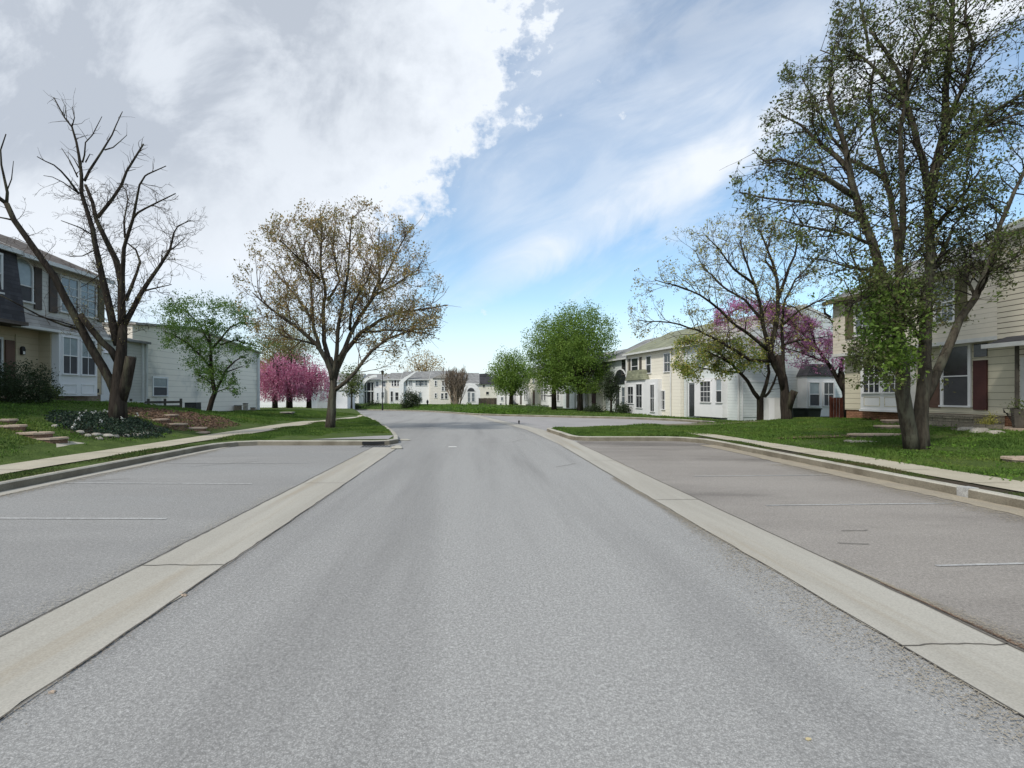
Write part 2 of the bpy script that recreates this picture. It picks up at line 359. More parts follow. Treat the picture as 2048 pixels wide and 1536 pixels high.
LB = [(-7.8, -6), (-7.8, 14.6), (-7.72, 15.6), (-7.4, 16.2), (-6.9, 16.5), (-3.2, 16.5), (-2.75, 16.7), (-2.55, 17.3), (-2.75, 18.6), (-3.1, 20.3), (-3.9, 23.5), (-5.4, 29.5),
      (-7.0, 35.5), (-8.8, 42), (-11.8, 53), (-15.8, 66), (-20, 76), (-27, 84), (-36, 88), (-60, 90)]
RB = [(7.65, -6), (7.65, 16.2), (7.55, 17.2), (7.1, 17.9), (6.6, 18.1), (3.95, 18.1), (3.55, 18.3), (3.38, 18.9), (3.30, 20.5), (3.17, 22.0), (3.15, 22.8), (3.45, 23.4), (4.7, 23.9), (8.3, 25.9),
      (10.6, 26.5), (13.0, 27.9), (13.6, 30), (13.3, 34), (11.6, 38.5), (6.8, 43.0), (3.0, 47.0), (0.4, 50.5), (-.9, 54), (-2.4, 59), (-4.6, 66), (-8.2, 74), (-13, 80), (-20, 85.5), (-30, 90), (-60, 93)]
def bx(poly, y):                                       # x of a boundary at y (first crossing outward)
    for (x0, y0), (x1, y1) in zip(poly, poly[1:]):
        if min(y0, y1) <= y <= max(y0, y1) and y1 != y0: return x0 + (x1 - x0) * (y - y0) / (y1 - y0)
    return poly[-1][0]
def seg_dist(x, y, poly):
    m = 1e9
    for (x0, y0), (x1, y1) in zip(poly, poly[1:]):
        dx, dy = x1 - x0, y1 - y0; t = max(0, min(1, ((x - x0) * dx + (y - y0) * dy) / (dx * dx + dy * dy)))
        m = min(m, math.hypot(x - x0 - t * dx, y - y0 - t * dy))
    return m
def zlL(x, y):
    base = zr(y) + .14
    s_ = max(0, -x - 9.9) / 6.2
    return base + interp(HLT, y) * (1 - (1 - min(1, s_)) ** 1.7) if y < 60 else base + interp(HLT, y) * min(1, max(0, seg_dist(x, y, LB) - 1) / 5)
def zlR(x, y):
    base = zr(y) + .14
    if y < 30:
        s_ = sm((x - 9.2) / 8.0)
        return base + .36 * s_ * (1 - sm((y - 24.5) / 5.0)) - .06 * s_ * sm((y - 24.5) / 5)
    d = sm(seg_dist(x, y, RB) / 5.0)
    return base + ((-.03 - zr(y)) - .10) * d
# ------------------------------------------------------------------ ground sheets
def sheet(name, poly, zf, m, step=1.0, dz=0.0, kind='structure', extra=None, parent=None):
    xs = [p[0] for p in poly]; ys = [p[1] for p in poly]
    pts = [Vector(p) for p in poly]; n = len(pts)
    # interior points
    def inside(x, y):
        c = False; j = n - 1
        for i in range(n):
            if (ys[i] > y) != (ys[j] > y) and x < (xs[j] - xs[i]) * (y - ys[i]) / (ys[j] - ys[i]) + xs[i]: c = not c
            j = i
        return c
    ip = []
    y = min(ys) + step * .37
    while y < max(ys):
        st = step * (1 if y < 30 else 2 if y < 60 else 3.5)
        x = min(xs) + step * .41
        while x < max(xs):
            if inside(x, y): ip.append(Vector((x + random.uniform(-.05, .05) * step, y)))
            x += st
        y += st
    V2, E2, F2, *_ = delaunay_2d_cdt(pts + ip, [], [list(range(n))], 1, 1e-5)
    vs_ = [(v.x, v.y, zf(v.x, v.y) + dz) for v in V2]
    fs = []
    for f in F2:
        a_, b_, c_ = (V2[i] for i in f[:3])
        fs.append(tuple(f) if (b_ - a_).cross(c_ - a_) > 0 else tuple(reversed(f)))
    o = mesh_obj(name, vs_, fs, m, parent, True)
    if kind: o['kind'] = kind
    return o
def densify(poly, st):
    o = []
    for (x0, y0), (x1, y1) in zip(poly, poly[1:]):
        n = max(1, int(math.hypot(x1 - x0, y1 - y0) / st))
        o += [(x0 + (x1 - x0) * i / n, y0 + (y1 - y0) * i / n) for i in range(n)]
    return o + [poly[-1]]
def offset(poly, d):
    o = []
    for i, p in enumerate(poly):
        a_ = Vector(poly[max(0, i - 1)]); b_ = Vector(poly[min(len(poly) - 1, i + 1)])
        t = (b_ - a_).normalized(); nrm = Vector((t.y, -t.x)); o.append((p[0] + nrm.x * d, p[1] + nrm.y * d))
    return o
def ribbon(name, left, right, zf, m, dz, kind='structure', jag=0.0):
    v = []; f = []
    for (l, r) in zip(left, right):
        j = random.uniform(-jag, jag)
        v += [(l[0] + j, l[1], zf(*l) + dz), (r[0] + random.uniform(-jag, jag), r[1], zf(*r) + dz)]
    for i in range(len(left) - 1): f.append((2 * i, 2 * i + 1, 2 * i + 3, 2 * i + 2))
    o = mesh_obj(name, v, f, m)
    # face up
    if o.data.polygons[0].normal.z < 0: o.data.flip_normals()
    if kind: o['kind'] = kind
    return o
zr2 = lambda x, y: zr(y)
# far ground to the horizon
gx = [-2500, -900, -300, -120, -60, -30, 0, 30, 60, 120, 300, 900, 2500]; gy = [-2500, -600, -100, -10, 10, 22, 30, 60, 80, 105, 200, 500, 1200, 3000]
gv = [(x, y, zr(y) - .10) for y in gy for x in gx]; nx_ = len(gx)
gf = [(j * nx_ + i, j * nx_ + i + 1, (j + 1) * nx_ + i + 1, (j + 1) * nx_ + i) for j in range(len(gy) - 1) for i in range(nx_ - 1)]
mesh_obj('ground', gv, gf, MT['ground'])['kind'] = 'structure'
# road sheet
ry = [-6, 0, 10, 20, 22, 24, 26, 28, 30, 40, 50, 60, 70, 80, 95]; rx = [-60, -30, -9, 0, 9, 15]
rv = [(x, y, zr(y)) for y in ry for x in rx]
rf = [(j * 6 + i, j * 6 + i + 1, (j + 1) * 6 + i + 1, (j + 1) * 6 + i) for j in range(len(ry) - 1) for i in range(5)]
mesh_obj('road', rv, rf, MT['road'])['kind'] = 'structure'
LBd = densify(LB, .8); RBd = densify(RB, .8)
KW = .16
LBk = offset(LBd, -KW * .9); RBk = offset(RBd, KW * .9)
sheet('lawn', LBk + [(-60, 150), (-75, 150), (-75, -6)], zlL, MT['lawn'], 1.0)
sheet('lawn', RBk + [(-60, 150), (80, 150), (80, -6)], zlR, MT['lawn'], 1.2)
# parking bays and gutters
sheet('parking_bay', [(-7.75, -5), (-3.05, -5), (-3.05, 16.45), (-6.9, 16.45), (-7.75, 15.6)], zr2, MT['bayL'], 3, .004)
sheet('parking_bay', [(3.38, -5), (7.6, -5), (7.6, 17), (7, 18.05), (3.6, 18.05), (3.38, 17.6)], zr2, MT['bayR'], 3, .004)
sheet('parking_bay', [(3.2, 23.4), (4.6, 24.0), (8.2, 26.0), (10.5, 26.6), (12.9, 28), (13.5, 30), (13.2, 34), (11.6, 38.5), (6.8, 43), (3.0, 47), (0.6, 49.8), (1.35, 42), (2.4, 32), (3.0, 26)], zr2, MT['bayF'], 3, .004)
ys_ = list(np.arange(-5, 16.6, .14))
ribbon('gutter', [(-3.12 + .01 * math.sin(y * 1.3), y) for y in ys_], [(-2.34 + .01 * math.sin(y * 2.1), y) for y in ys_], zr2, MT['gutter'], .008, jag=.016)
gl = []; gr = []
for y in list(np.arange(-5, 24, .14)) + list(np.arange(24, 92, 1.5)):
    if y < 24: xl, xr_ = interp([(-5, 2.70), (17, 2.72), (24, 2.35)], y), interp([(-5, 3.40), (18, 3.42), (24, 3.1)], y)
    elif y < 50: xl = interp([(24, 2.35), (30, 1.55), (40, .55), (50, -.55)], y); xr_ = xl + .75
    else: xl = bx(RB, y) - .8; xr_ = xl + .75
    if y > 84: continue
    gl.append((xl, y)); gr.append((xr_, y))
ribbon('gutter', gl, gr, zr2, MT['gutter'], .009, jag=.012)
# silt along the gutter edge and kerb pans
ribbon('kerb_pan', [(7.15 + .04 * math.sin(y), y) for y in ys_], [(7.64, y) for y in ys_], zr2, MT['sand'], .012, jag=.03)
ribbon('kerb_pan', [(-7.79, y) for y in ys_], [(-7.52 + .02 * math.sin(y * 1.7), y) for y in ys_], zr2, MT['gutter'], .012, jag=.02)
#ribbon('silt', [(3.42, y) for y in np.arange(1.6, 5.2, .3)], [(3.47 + .16 * math.exp(-((y - 2.8) / 1.0) ** 2), y) for y in np.arange(1.6, 5.2, .3)], zr2, MT['mulch'], .011, jag=.015)
#ribbon('silt', [(2.55 - .16 * math.exp(-((y - 4.3) / 1.3) ** 2), y) for y in np.arange(2, 8.5, .25)], [(2.72, y) for y in np.arange(2, 8.5, .25)], zr2, MT['sand'], .006, jag=.05)
# gutter joints and cracks
def crack(pts, wd, dz=.0125, name='crack'):
    far = len(pts) >= 6; pts = densify(pts, .05 if not far else .2); wv = []; w1 = 0
    for i, p in enumerate(pts):
        w1 = w1 * .7 + random.uniform(-.009, .009) * (not far); wv.append((p[0] + random.uniform(-.008, .008), p[1] + random.uniform(-.006, .006) + w1))
    l_ = offset(wv, wd / 2); r_ = offset(wv, -wd / 2)
    return ribbon(name, l_, r_, zr2, MT['tar'], dz)
for y0 in (4.85, 9.4, 14.0): crack([(-3.12, y0), (-2.35, y0 + .02)], .012)
for y0 in (3.3, 7.9, 12.6): crack([(2.72, y0), (3.40, y0 + .02)], .012)
crack([(-3.125, -4 + i * .5) for i in range(41)], .016); crack([(-2.335, -4 + i * .5) for i in range(41)], .012)
crack([(3.405, -4 + i * .5) for i in range(43)], .016); crack([(2.715, -4 + i * .5) for i in range(41)], .012)
for a_ in ([(1.25, 17.6), (1.7, 18.6), (2.5, 19.0)], [(.0, 17.6), (.7, 17.4), (1.3, 17.5)], [(-.4, 24.5), (.1, 24.9)], [(6.1, 4.9), (6.45, 4.75), (6.7, 4.55)], [(4.3, 6.1), (4.62, 6.12)],
           [(3.9, 5.6), (4.2, 5.55)], [(-6.3, 11.5), (-5.7, 12.1), (-5.2, 12.5)], [(-7.1, 9.6), (-6.6, 9.9)], [(1.8, 11.5), (2.35, 12.1)]):
    crack(a_, .015, .013)
# stall lines
def line(x0, x1, y, dy=0.0, wd=.075): 
    n = 24; o = ribbon('road_marking', [(x0 + (x1 - x0) * i / n, y + dy * i / n - wd / 2) for i in range(n + 1)], [(x0 + (x1 - x0) * i / n, y + dy * i / n + wd / 2) for i in range(n + 1)], zr2, MT['paint'], .010)
line(-7.4, -3.97, 6.74, -.05); line(-7.4, -4.0, 9.42, -.1); line(4.2, 7.05, 7.5, .15, .05); line(4.3, 6.3, 4.85, .15, .045); line(-7.3, -3.9, 12.2, -.1, .05); line(4.3, 7.0, 10.2, .15, .05)
# kerbs
def kerb(poly, side, name='kerb', y0=-6, y1=60):
    pl = [p for p in poly if p[1] <= y1]
    zt = .15; bk = offset(pl, -KW * side); bv = offset(pl, -.025 * side)
    v = []; f = []
    for p, q, r_ in zip(pl, bv, bk):
        zb = zr(p[1])
        v += [(p[0], p[1], zb - .05), (p[0], p[1], zb + zt - .02), (q[0], q[1], zb + zt), (r_[0], r_[1], zb + zt), (r_[0], r_[1], zb - .05)]
    for i in range(len(pl) - 1):
        for j in range(4): f.append((5 * i + j, 5 * i + j + 1, 5 * i + j + 6, 5 * i + j + 5))
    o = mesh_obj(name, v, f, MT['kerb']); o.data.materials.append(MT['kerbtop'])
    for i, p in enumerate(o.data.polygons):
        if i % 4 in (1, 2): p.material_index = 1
    o['kind'] = 'structure'
    return o
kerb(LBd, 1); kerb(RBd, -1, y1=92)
# sidewalks
sy = list(np.arange(-6, 62, .8))
def xsl(y): return 0 if y < 34 else -.012 * (y - 34) ** 2
ribbon('sidewalk', [(-9.85 + xsl(y) + .02 * math.sin(y * 1.9), y) for y in sy], [(-8.62 + xsl(y) + .3 * sm((y - 14) / 8) + .02 * math.sin(y * 2.3), y) for y in sy],
       lambda x, y: zr(y) + .14, MT['walk'], .022)
ribbon('sidewalk', [(8.13 - .02 * (y > 14) * (y - 14), y) for y in np.arange(-6, 21.5, .8)], [(9.12 - .05 * (y > 12) * (y - 12), y) for y in np.arange(-6, 21.5, .8)], lambda x, y: zr(y) + .14, MT['walk'], .022)
for i, y0 in enumerate(np.arange(2.5, 33, 1.5)):
    o = ribbon('sidewalk_joint', [(-9.8, y0), (-8.5, y0)], [(-9.8, y0 + .02), (-8.5, y0 + .02)], lambda x, y: zr(y) + .14, MT['found'], .026)
for i, y0 in enumerate(np.arange(2.5, 20, 1.5)):
    ribbon('sidewalk_joint', [(8.0, y0), (8.75, y0)], [(8.0, y0 + .02), (8.75, y0 + .02)], lambda x, y: zr(y) + .14, MT['found'], .026)
# house walks
sheet('path', [(-9.8, 12.3), (-9.8, 13.9), (-10.35, 13.9), (-10.8, 13.4), (-10.3, 12.8)], zlL, MT['walk'], .5, .02)
sheet('path', [(8.95, 7.0), (8.95, 8.6), (10.1, 9.2), (11.6, 9.35), (11.6, 8.6), (10.0, 7.9), (9.6, 7.0)], zlR, MT['walk'], .5, .02)
sheet('path', [(-5.4, 16.9), (-2.85, 17.1), (-2.9, 18.7), (-3.7, 18.3)], lambda x, y: zr(y) + .14, MT['bayF'], 1, .014)
sheet('mulch_bed', [(-10.0, 18.4), (-10.05, 19.6), (-9.95, 21.0), (-10.6, 21.6), (-11.2, 22.9), (-12.1, 23.0), (-12.7, 22.2), (-13.4, 21.9), (-12.9, 20.6), (-13.0, 19.9), (-12, 19.4), (-11.5, 18.5), (-10.8, 18.9)], zlL, MT['mulch'], .6, .012)
sheet('flower_bed_soil', [(-10.0, 14.6), (-10.0, 17.5), (-10.9, 18.3), (-12.6, 18.5), (-13.2, 17.2), (-12.6, 15.4), (-11.2, 14.4)], zlL, MT['dirt'], .6, .010)
sheet('bare_soil', [(8.9, 24.9), (10.5, 24.2), (13.5, 24.6), (14.6, 27.2), (14.3, 28.6), (13.3, 27.6), (10.8, 26.2), (9.2, 25.9)], zlR, MT['soilp'], .8, .02)
sheet('verge_soil', [(7.80, 2), (8.14, 2), (8.08, 15.9), (7.98, 18.2), (7.6, 17.9), (7.80, 16.2)], zlR, MT['dirt'], 1, .006)

# ------------------------------------------------------------------ houses
def window(par, x0, x1, z0, z1, y=0.0, nx=2, nz=2, glass='glass', blind=0.0, arch=False, fr=.07, rz=0.0, at=None, trim='trim', low=None, mt=.022):
    """double hung window on the plane y (outward is -y) of its parent; the frame stands proud, the glass is set back"""
    w_, h = abs(x1 - x0), z1 - z0
    cx = (x0 + x1) / 2
    if at is None: at = (cx, y, z0)
    mb = MB(); hw = w_ / 2
    mb.box(-hw - fr, -hw, -.055, .03, 0, h); mb.box(hw, hw + fr, -.055, .03, 0, h)
    if arch:
        n = 10; pts = [(math.cos(math.pi * i / n), math.sin(math.pi * i / n)) for i in range(n + 1)]
        for i in range(n):
            a_, b_ = pts[i], pts[i + 1]; ro, ri = hw + fr, hw
            mb.prism([(a_[0] * ri, h + a_[1] * ri), (a_[0] * ro, h + a_[1] * ro), (b_[0] * ro, h + b_[1] * ro), (b_[0] * ri, h + b_[1] * ri)], 'y', -.055, .03)
    else: mb.box(-hw - fr, hw + fr, -.058, .03, h, h + fr * 1.1)
    mid = h * .5
    if nz >= 1: mb.box(-hw, hw, -.045, 0, mid - .022, mid + .022)
    o = mb.build('window', MT[trim], par); o.location = at; o.rotation_euler = (0, 0, rz)
    g_ = MB(); g_.box(-hw, hw, -.012, .004, 0, mid)
    MBb = MB(); MBb.box(-hw, hw, -.016, .004, mid, h)
    if arch:
        n = 12; MBb.prism([(math.cos(math.pi * i / n) * hw, h + math.sin(math.pi * i / n) * hw) for i in range(n + 1)], 'y', -.016, .004)
    g_.build('pane', MT[low or glass], o); MBb.build('pane', MT['glassL' if blind else glass], o)
    if nx > 1 or nz > 2:
        f = MB()
        for i in range(1, nx): x = -hw + w_ * i / nx; f.box(x - mt / 2, x + mt / 2, -.03, -.013, (0 if nz > 1 else 0), h)
        for i in range(1, nz * 2):
            if i == nz: continue
            z = h * i / (nz * 2)
            if nz > 1: f.box(-hw, hw, -.029, -.014, z - mt / 2, z + mt / 2)
        f.build('muntin', MT[trim], o)
    s_ = MB(); s_.box(-hw - fr * 1.3, hw + fr * 1.3, -.09, .03, -.06, 0); s_.build('sill', MT[trim], o)
    return o
def gable(par, x0, x1, yf, yb_, ze, zr_, m, oh=.3, th=.12, name='roof', fascia='trim', side=.15):
    ym = (yf + yb_) / 2; sl_ = (zr_ - ze) / (ym - yf); a0 = yf - oh; b0 = yb_ + oh; za = ze - oh * sl_
    mb = MB(); mb.prism([(a0, za), (ym, zr_), (b0, za), (b0, za + th), (ym, zr_ + th), (a0, za + th)], 'x', x0 - side, x1 + side); rf = mb.build(name, MT[m], par)
    f = MB(); f.box(x0 - side, x1 + side, a0 - .11, a0 - .002, za - .05, za + th * .8); f.build('gutter_trim', MT[fascia], par)
    # rake boards
    for xx in (x0 - side - .03, x1 + side + .001):
        f = MB(); f.prism([(a0, za - .06), (ym, zr_ - .06), (b0, za - .06), (b0, za + th + .01), (ym, zr_ + th + .01), (a0, za + th + .01)], 'x', xx, xx + .029); f.build('rake_board', MT[fascia], par)
    return rf
def gable_wall(mb, x0, x1, yf, yb_, z0, ze, zr_):
    """closed body incl. gable ends"""
    ym = (yf + yb_) / 2
    mb.prism([(yf, z0), (yb_, z0), (yb_, ze), (ym, zr_), (yf, ze)], 'x', x0, x1); return mb

# ===== left near row: facade on the plane x = -17, local x runs away from the camera
XL = -17.0
def lx(px, X=17.0): return X * F / (VX - px)            # depth of pixel column on the facade plane
def lz(px, py, X=17.0): return CH + (HY - py) * lx(px, X) / F
Y0 = 10.0
A = thing('townhouse', 'near left townhouse with dark shingled mansard upper storey, cut off by the frame edge', 'house', (XL, Y0, 1.2), R(90), 'townhouses along the left side')
Ax = lambda px: lx(px) - Y0
seam = Ax(22)
m_ = MB(); m_.box(0, seam - .002, .45, 8, -.3, 3.05); gable_wall(m_, 0, seam - .002, .02, 8, 3.05, 5.6, 7.35); m_.build('wall', MT['sidB'], A)
m_ = MB(); m_.prism([(-.55, 3.05), (.018, 3.05), (.018, 5.75), (-.18, 5.75)], 'x', 0, seam - .01); m_.build('mansard', MT['shDark'], A)
m_ = MB(); m_.box(0, seam, -.65, .01, 2.93, 3.05); m_.build('soffit', MT['shBrown'], A)
gable(A, 0, seam - .15, 0, 8, 5.72, 7.45, 'shBrown', oh=.35)
window(A, Ax(-60), Ax(-20), 4.0, 5.3, -.35, 1, 1, blind=1)
window(A, Ax(-60), Ax(16), .95, 2.55, .45, 1, 1, 'glass')
m_ = MB(); m_.box(0, seam, -1.2, .45, -.35, .12); m_.build('porch_floor', MT['found'], A)
B = thing('townhouse', 'second left townhouse with arched upper window, brown shutters and white bay window', 'house', (XL, lx(22), 1.2), R(90), 'townhouses along the left side')
B0 = lx(22); Bx = lambda px, X=17.0: lx(px, X) - B0
def Bz(px, py): return lz(px, py) - 1.2
BE = Bx(205)
m_ = MB(); m_.box(0, Bx(100), .45, 8, -.3, 2.95); m_.box(Bx(100), BE, .0, 8, .42, 3.05); m_.build('wall', MT['sidT'], B)
m_ = MB(); m_.box(Bx(100) + .03, BE - .03, .06, 7.9, -.4, .415); m_.build('foundation', MT['found'], B)
m_ = MB(); gable_wall(m_, 0.002, BE, .02, 8, 3.3, 5.62, 7.3); m_.build('upper_wall', MT['sidW'], B)
m_ = MB(); m_.prism([(-.32, 3.0), (.015, 2.951), (.015, 3.55), (-.02, 3.55)], 'x', .003, BE + .02); m_.build('skirt_roof', MT['shLt'], B)
m_ = MB(); m_.box(.002, BE + .02, -.36, -.02, 2.90, 3.0); m_.build('soffit', MT['trim'], B)
gable(B, .15, BE, 0, 8, 5.68, 7.4, 'shBrown', oh=.38, side=.14)
window(B, Bx(24), Bx(62), 3.95, 5.1, .0, 1, 1, 'glassL', blind=1, arch=True, low='screen')
for a_, b_, k in ((68, 83, 'dkbrown'), (98, 114, 'dkbrown'), (195, 208, 'olive')):
    s_ = MB(); s_.box(Bx(a_), Bx(b_) - .02, -.045, .018, 3.72, 5.35); s_.build('shutter', MT[k], B)
window(B, Bx(121), Bx(154), 3.85, 5.25, .0, 2, 2, 'glassR'); window(B, Bx(160), Bx(190), 3.85, 5.25, .0, 2, 2, 'glassR')
# recessed entry
dw = MB(); dw.box(Bx(33), Bx(50) - .0, .38, .449, .12, 2.45); dw.build('shutter', MT['brown'], B)
window(B, Bx(4), Bx(25), .6, 2.45, .45, 1, 1, 'glass')
d_ = MB(); d_.box(Bx(53), Bx(79), .40, .449, .1, 2.7); d_.build('door_panel', MT['sidT'], B)
lan = MB(); lan.prism([(-.07, 0), (.07, 0), (.085, .2), (.05, .29), (0, .32), (-.05, .29), (-.085, .2)], 'y', -.09, 0); lo = lan.build('wall_lantern', MT['black'], B); lo.location = (Bx(64), .40, 1.95)
g_ = MB(); g_.box(-.04, .05, -.1, -.091, .02, .13); g_.build('lantern_glass', MT['paper'], lo)
# bay window
bx0, bx1 = Bx(103), Bx(181)
m_ = MB(); m_.box(bx0, bx1, -.30, -.002, .36, 2.94); bay = m_.build('bay_window', MT['white'], B)
for a_, b_ in ((110, 139), (148, 175)):
    window(B, Bx(a_), Bx(b_), Bz(140, 748), Bz(140, 678), -.30, 2, 1, 'glass', blind=1, fr=.05, low='screen', trim='white')
    p_ = MB(); x0, x1 = Bx(a_), Bx(b_)
    for q in ((x0, x1, .44, .48), (x0, x1, .82, .86), (x0, x0 + .04, .48, .82), (x1 - .04, x1, .48, .82)): p_.box(q[0], q[1], -.325, -.301, q[2], q[3])
    p_.build('bay_panel', MT['white'], B)
v_ = MB(); v_.box(Bx(179) + .2, Bx(197), -.03, -.001, .50, .68); v_.build('wall_vent', MT['black'], B)
m_ = MB(); m_.box(BE - .09, BE + .02, -.035, -.001, .42, 2.9); m_.build('corner_board', MT['trim'], B)
m_ = MB(); m_.box(Bx(80), BE + .3, -1.5, .05, -.6, .08); m_.build('porch_floor', MT['walk'], B)
m_ = MB(); m_.box(Bx(130), BE + .5, -2.1, -1.502, -.8, -.08); m_.build('porch_step', MT['walk'], B)
# ===== low white unit between
C_ = thing('townhouse', 'narrow white unit glimpsed behind the dead tree trunk, with a small railed porch', 'house', (-18.6, 24.1, .9), R(90), 'townhouses along the left side')
m_ = MB(); m_.box(0, 5.4, 0, 7, -.6, 3.6); m_.build('wall', MT['sidW'], C_)
m_ = MB(); m_.box(.1, 1.5, -.9, -.001, .2, 2.7); m_.build('porch_box', MT['white'], C_)
m_ = MB(); m_.prism([(-1.0, 2.71), (.2, 2.71), (.2, 3.3)], 'x', .0, 1.6); m_.build('porch_roof', MT['white'], C_)
r_ = MB()
for i in range(9): r_.box(.15 + i * .32, .19 + i * .32, -1.5, -1.46, -.5, .32)
r_.box(.1, 2.8, -1.52, -1.44, .32, .39); r_.box(.1, 2.8, -1.52, -1.44, -.5, -.44); r_.build('railing', MT['trim'], C_)
window(C_, 2.4, 3.2, .9, 2.2, 0, 2, 1)
m_ = MB(); m_.box(4.9, 5.05, -.06, -.001, -.5, 3.6); m_.box(5.25, 5.4, -.06, -.001, -.5, 3.6); m_.build('corner_board', MT['trim'], C_)
m_ = MB(); m_.prism([(-.3, 3.55), (3.5, 4.3), (7.2, 3.55), (7.2, 3.68), (3.5, 4.42), (-.3, 3.68)], 'x', -.05, 5.3); m_.build('roof', MT['shGrey'], C_)
# ===== long beige wall building
XD = 19.5; D0 = 29.6; DL = 47.0 - D0
Dh = thing('long_house', 'long pale beige sided building with one small window and white corner board', 'house', (-XD, D0, 0.0), R(90), 'townhouses along the left side')
m_ = MB(); m_.prism([(0, -.3), (DL, -.3), (DL, 5.35), (6.2, 6.15), (0, 5.6)], 'y', 0, 9); m_.build('wall', MT['sidL'], Dh)
m_ = MB(); m_.prism([(-.1, 5.61), (6.2, 6.16), (DL + .3, 5.33), (DL + .3, 5.45), (6.2, 6.28), (-.1, 5.73)], 'y', -.25, 9.2); m_.build('roof', MT['shLt'], Dh)
m_ = MB(); m_.box(.05, DL - .05, -.03, -.001, -.2, .32); m_.build('foundation', MT['found'], Dh)
m_ = MB(); m_.box(DL - .28, DL + .03, -.05, -.001, -.3, 5.3); m_.build('corner_board', MT['trim'], Dh)
m_ = MB(); m_.tube([(DL - .5, -.06, .0), (DL - .5, -.06, 5.2)], .045, 6); m_.build('downspout', MT['trim'], Dh)
window(Dh, lx(306, XD) - D0, lx(333, XD) - D0, lz(320, 791, XD), lz(320, 757, XD), 0, 1, 1, 'glassL', blind=1, fr=.10, trim='white', low='screen')
# house behind the pink trees
Eh = thing('far_house', 'red roofed house end peeking above the pink blossom', 'house', tuple(P(560, 815, 92)), 0)
m_ = MB(); m_.box(-5, 8, 0, 8, -.5, 4.6); m_.build('wall', MT['sidFar'], Eh)
m_ = MB(); m_.prism([(-5.4, 9.2), (-2.8, 8.0), (0, 4.7), (-5.4, 4.7)], 'y', 0, 8); m_.build('roof', MT['brick'], Eh)
m_ = MB(); m_.prism([(-5.4, 9.25), (-2.7, 8.05), (.1, 4.7), (.35, 4.7), (-2.5, 8.35), (-5.3, 9.6)], 'y', -.15, -.002); m_.build('rake_board', MT['white'], Eh)

# ===== right cream house: facade plane x = 17, local x runs towards the camera
XR = 17.0
def rx_(px, X=17.5): return X * F / (px - VX)
RY0 = 24.7; H_ = thing('cream_house', 'cream two storey sided house with overhanging upper floor and maroon shutters', 'house', (XR, RY0, .5), R(-90), 'cream houses on the right')
hx = lambda px, X=17.0: RY0 - X * F / (px - VX)
hz = lambda px, py, X=17.0: CH + (HY - py) * (X / (px - VX)) - .5
SE = hx(1998); SN = SE + 7.5
m_ = MB(); m_.box(.1, hx(1860, 17.5), .5, 8, .42, 2.95); m_.box(hx(1860, 17.5), SE, .5, 8, .42, 2.95); m_.build('wall', MT['sidC1'], H_)
m_ = MB(); m_.box(.13, SE, .55, 7.9, -.5, .42); m_.build('foundation', MT['brick'], H_)
m_ = MB(); gable_wall(m_, 0, SE - .001, 0, 8, 2.95, 5.5, 7.35); m_.build('upper_wall', MT['sidU'], H_)
m_ = MB(); m_.box(0, SE, -.03, -.001, 2.90, 3.03); m_.box(0, SE, .0, .499, 2.90, 2.949); m_.build('overhang_trim', MT['trim'], H_)
gable(H_, 0, SE - .2, 0, 8, 5.55, 7.4, 'shGrey', oh=.3, fascia='olive', side=.18)
m_ = MB(); m_.tube([(-.1, -.34, 5.25), (-.12, -.3, 5.0), (-.05, -.05, 4.8)], .05, 6); m_.build('downspout', MT['black'], H_)
H2 = thing('cream_house', 'nearest cream townhouse with bold clapboards running out of the right edge', 'house', (XR, RY0 - SE, .5), R(-90), 'cream houses on the right')
m_ = MB(); m_.box(0.002, 8, .5, 8, .1, 2.9); gable_wall(m_, 0.001, 8, -.06, 8, 2.9, 6.3, 8.1); m_.build('wall', MT['sidC'], H2)
m_ = MB(); m_.box(.04, 8, .56, 7.8, -.5, .1); m_.build('foundation', MT['stone'], H2)
gable(H2, 0.2, 8, -.06, 8, 6.35, 8.2, 'shOlive', oh=.2, fascia='trim', side=.19)
m_ = MB(); m_.prism([(-.7, 2.72), (.49, 2.93), (.49, 3.15)], 'x', .3, 6); m_.build('porch_roof', MT['shDark'], H2)
m_ = MB(); m_.box(.2, 6.1, -.78, -.66, 2.58, 2.71); m_.build('porch_beam', MT['trim'], H2)
dr = MB(); dr.box(hx(2044, 17.5) - SE, 2.2, .44, .499, .3, 2.3); dr.build('door', MT['trim'], H2)
m_ = MB(); m_.box(.2, 4.5, -.6, .5, -.5, .09); m_.build('porch_floor', MT['slab'], H2)
window(H2, 2.6, 3.6, 3.9, 5.2, -.06, 2, 2)
# upper windows and shutters
for a_, b_, k in ((1692, 1707, 'olive'), (1757, 1772, 'olive'), (1845, 1866, 'olive'), (1912, 1935, 'olive')):
    s_ = MB(); s_.box(hx(a_), hx(b_), -.045, -.002, 3.65, 5.3); s_.build('shutter', MT[k], H_)
window(H_, hx(1712), hx(1753), 3.75, 5.15, 0, 3, 2, 'glassR', trim='white'); window(H_, hx(1872), hx(1908), 3.75, 5.15, 0, 3, 2, 'glassR', trim='white')
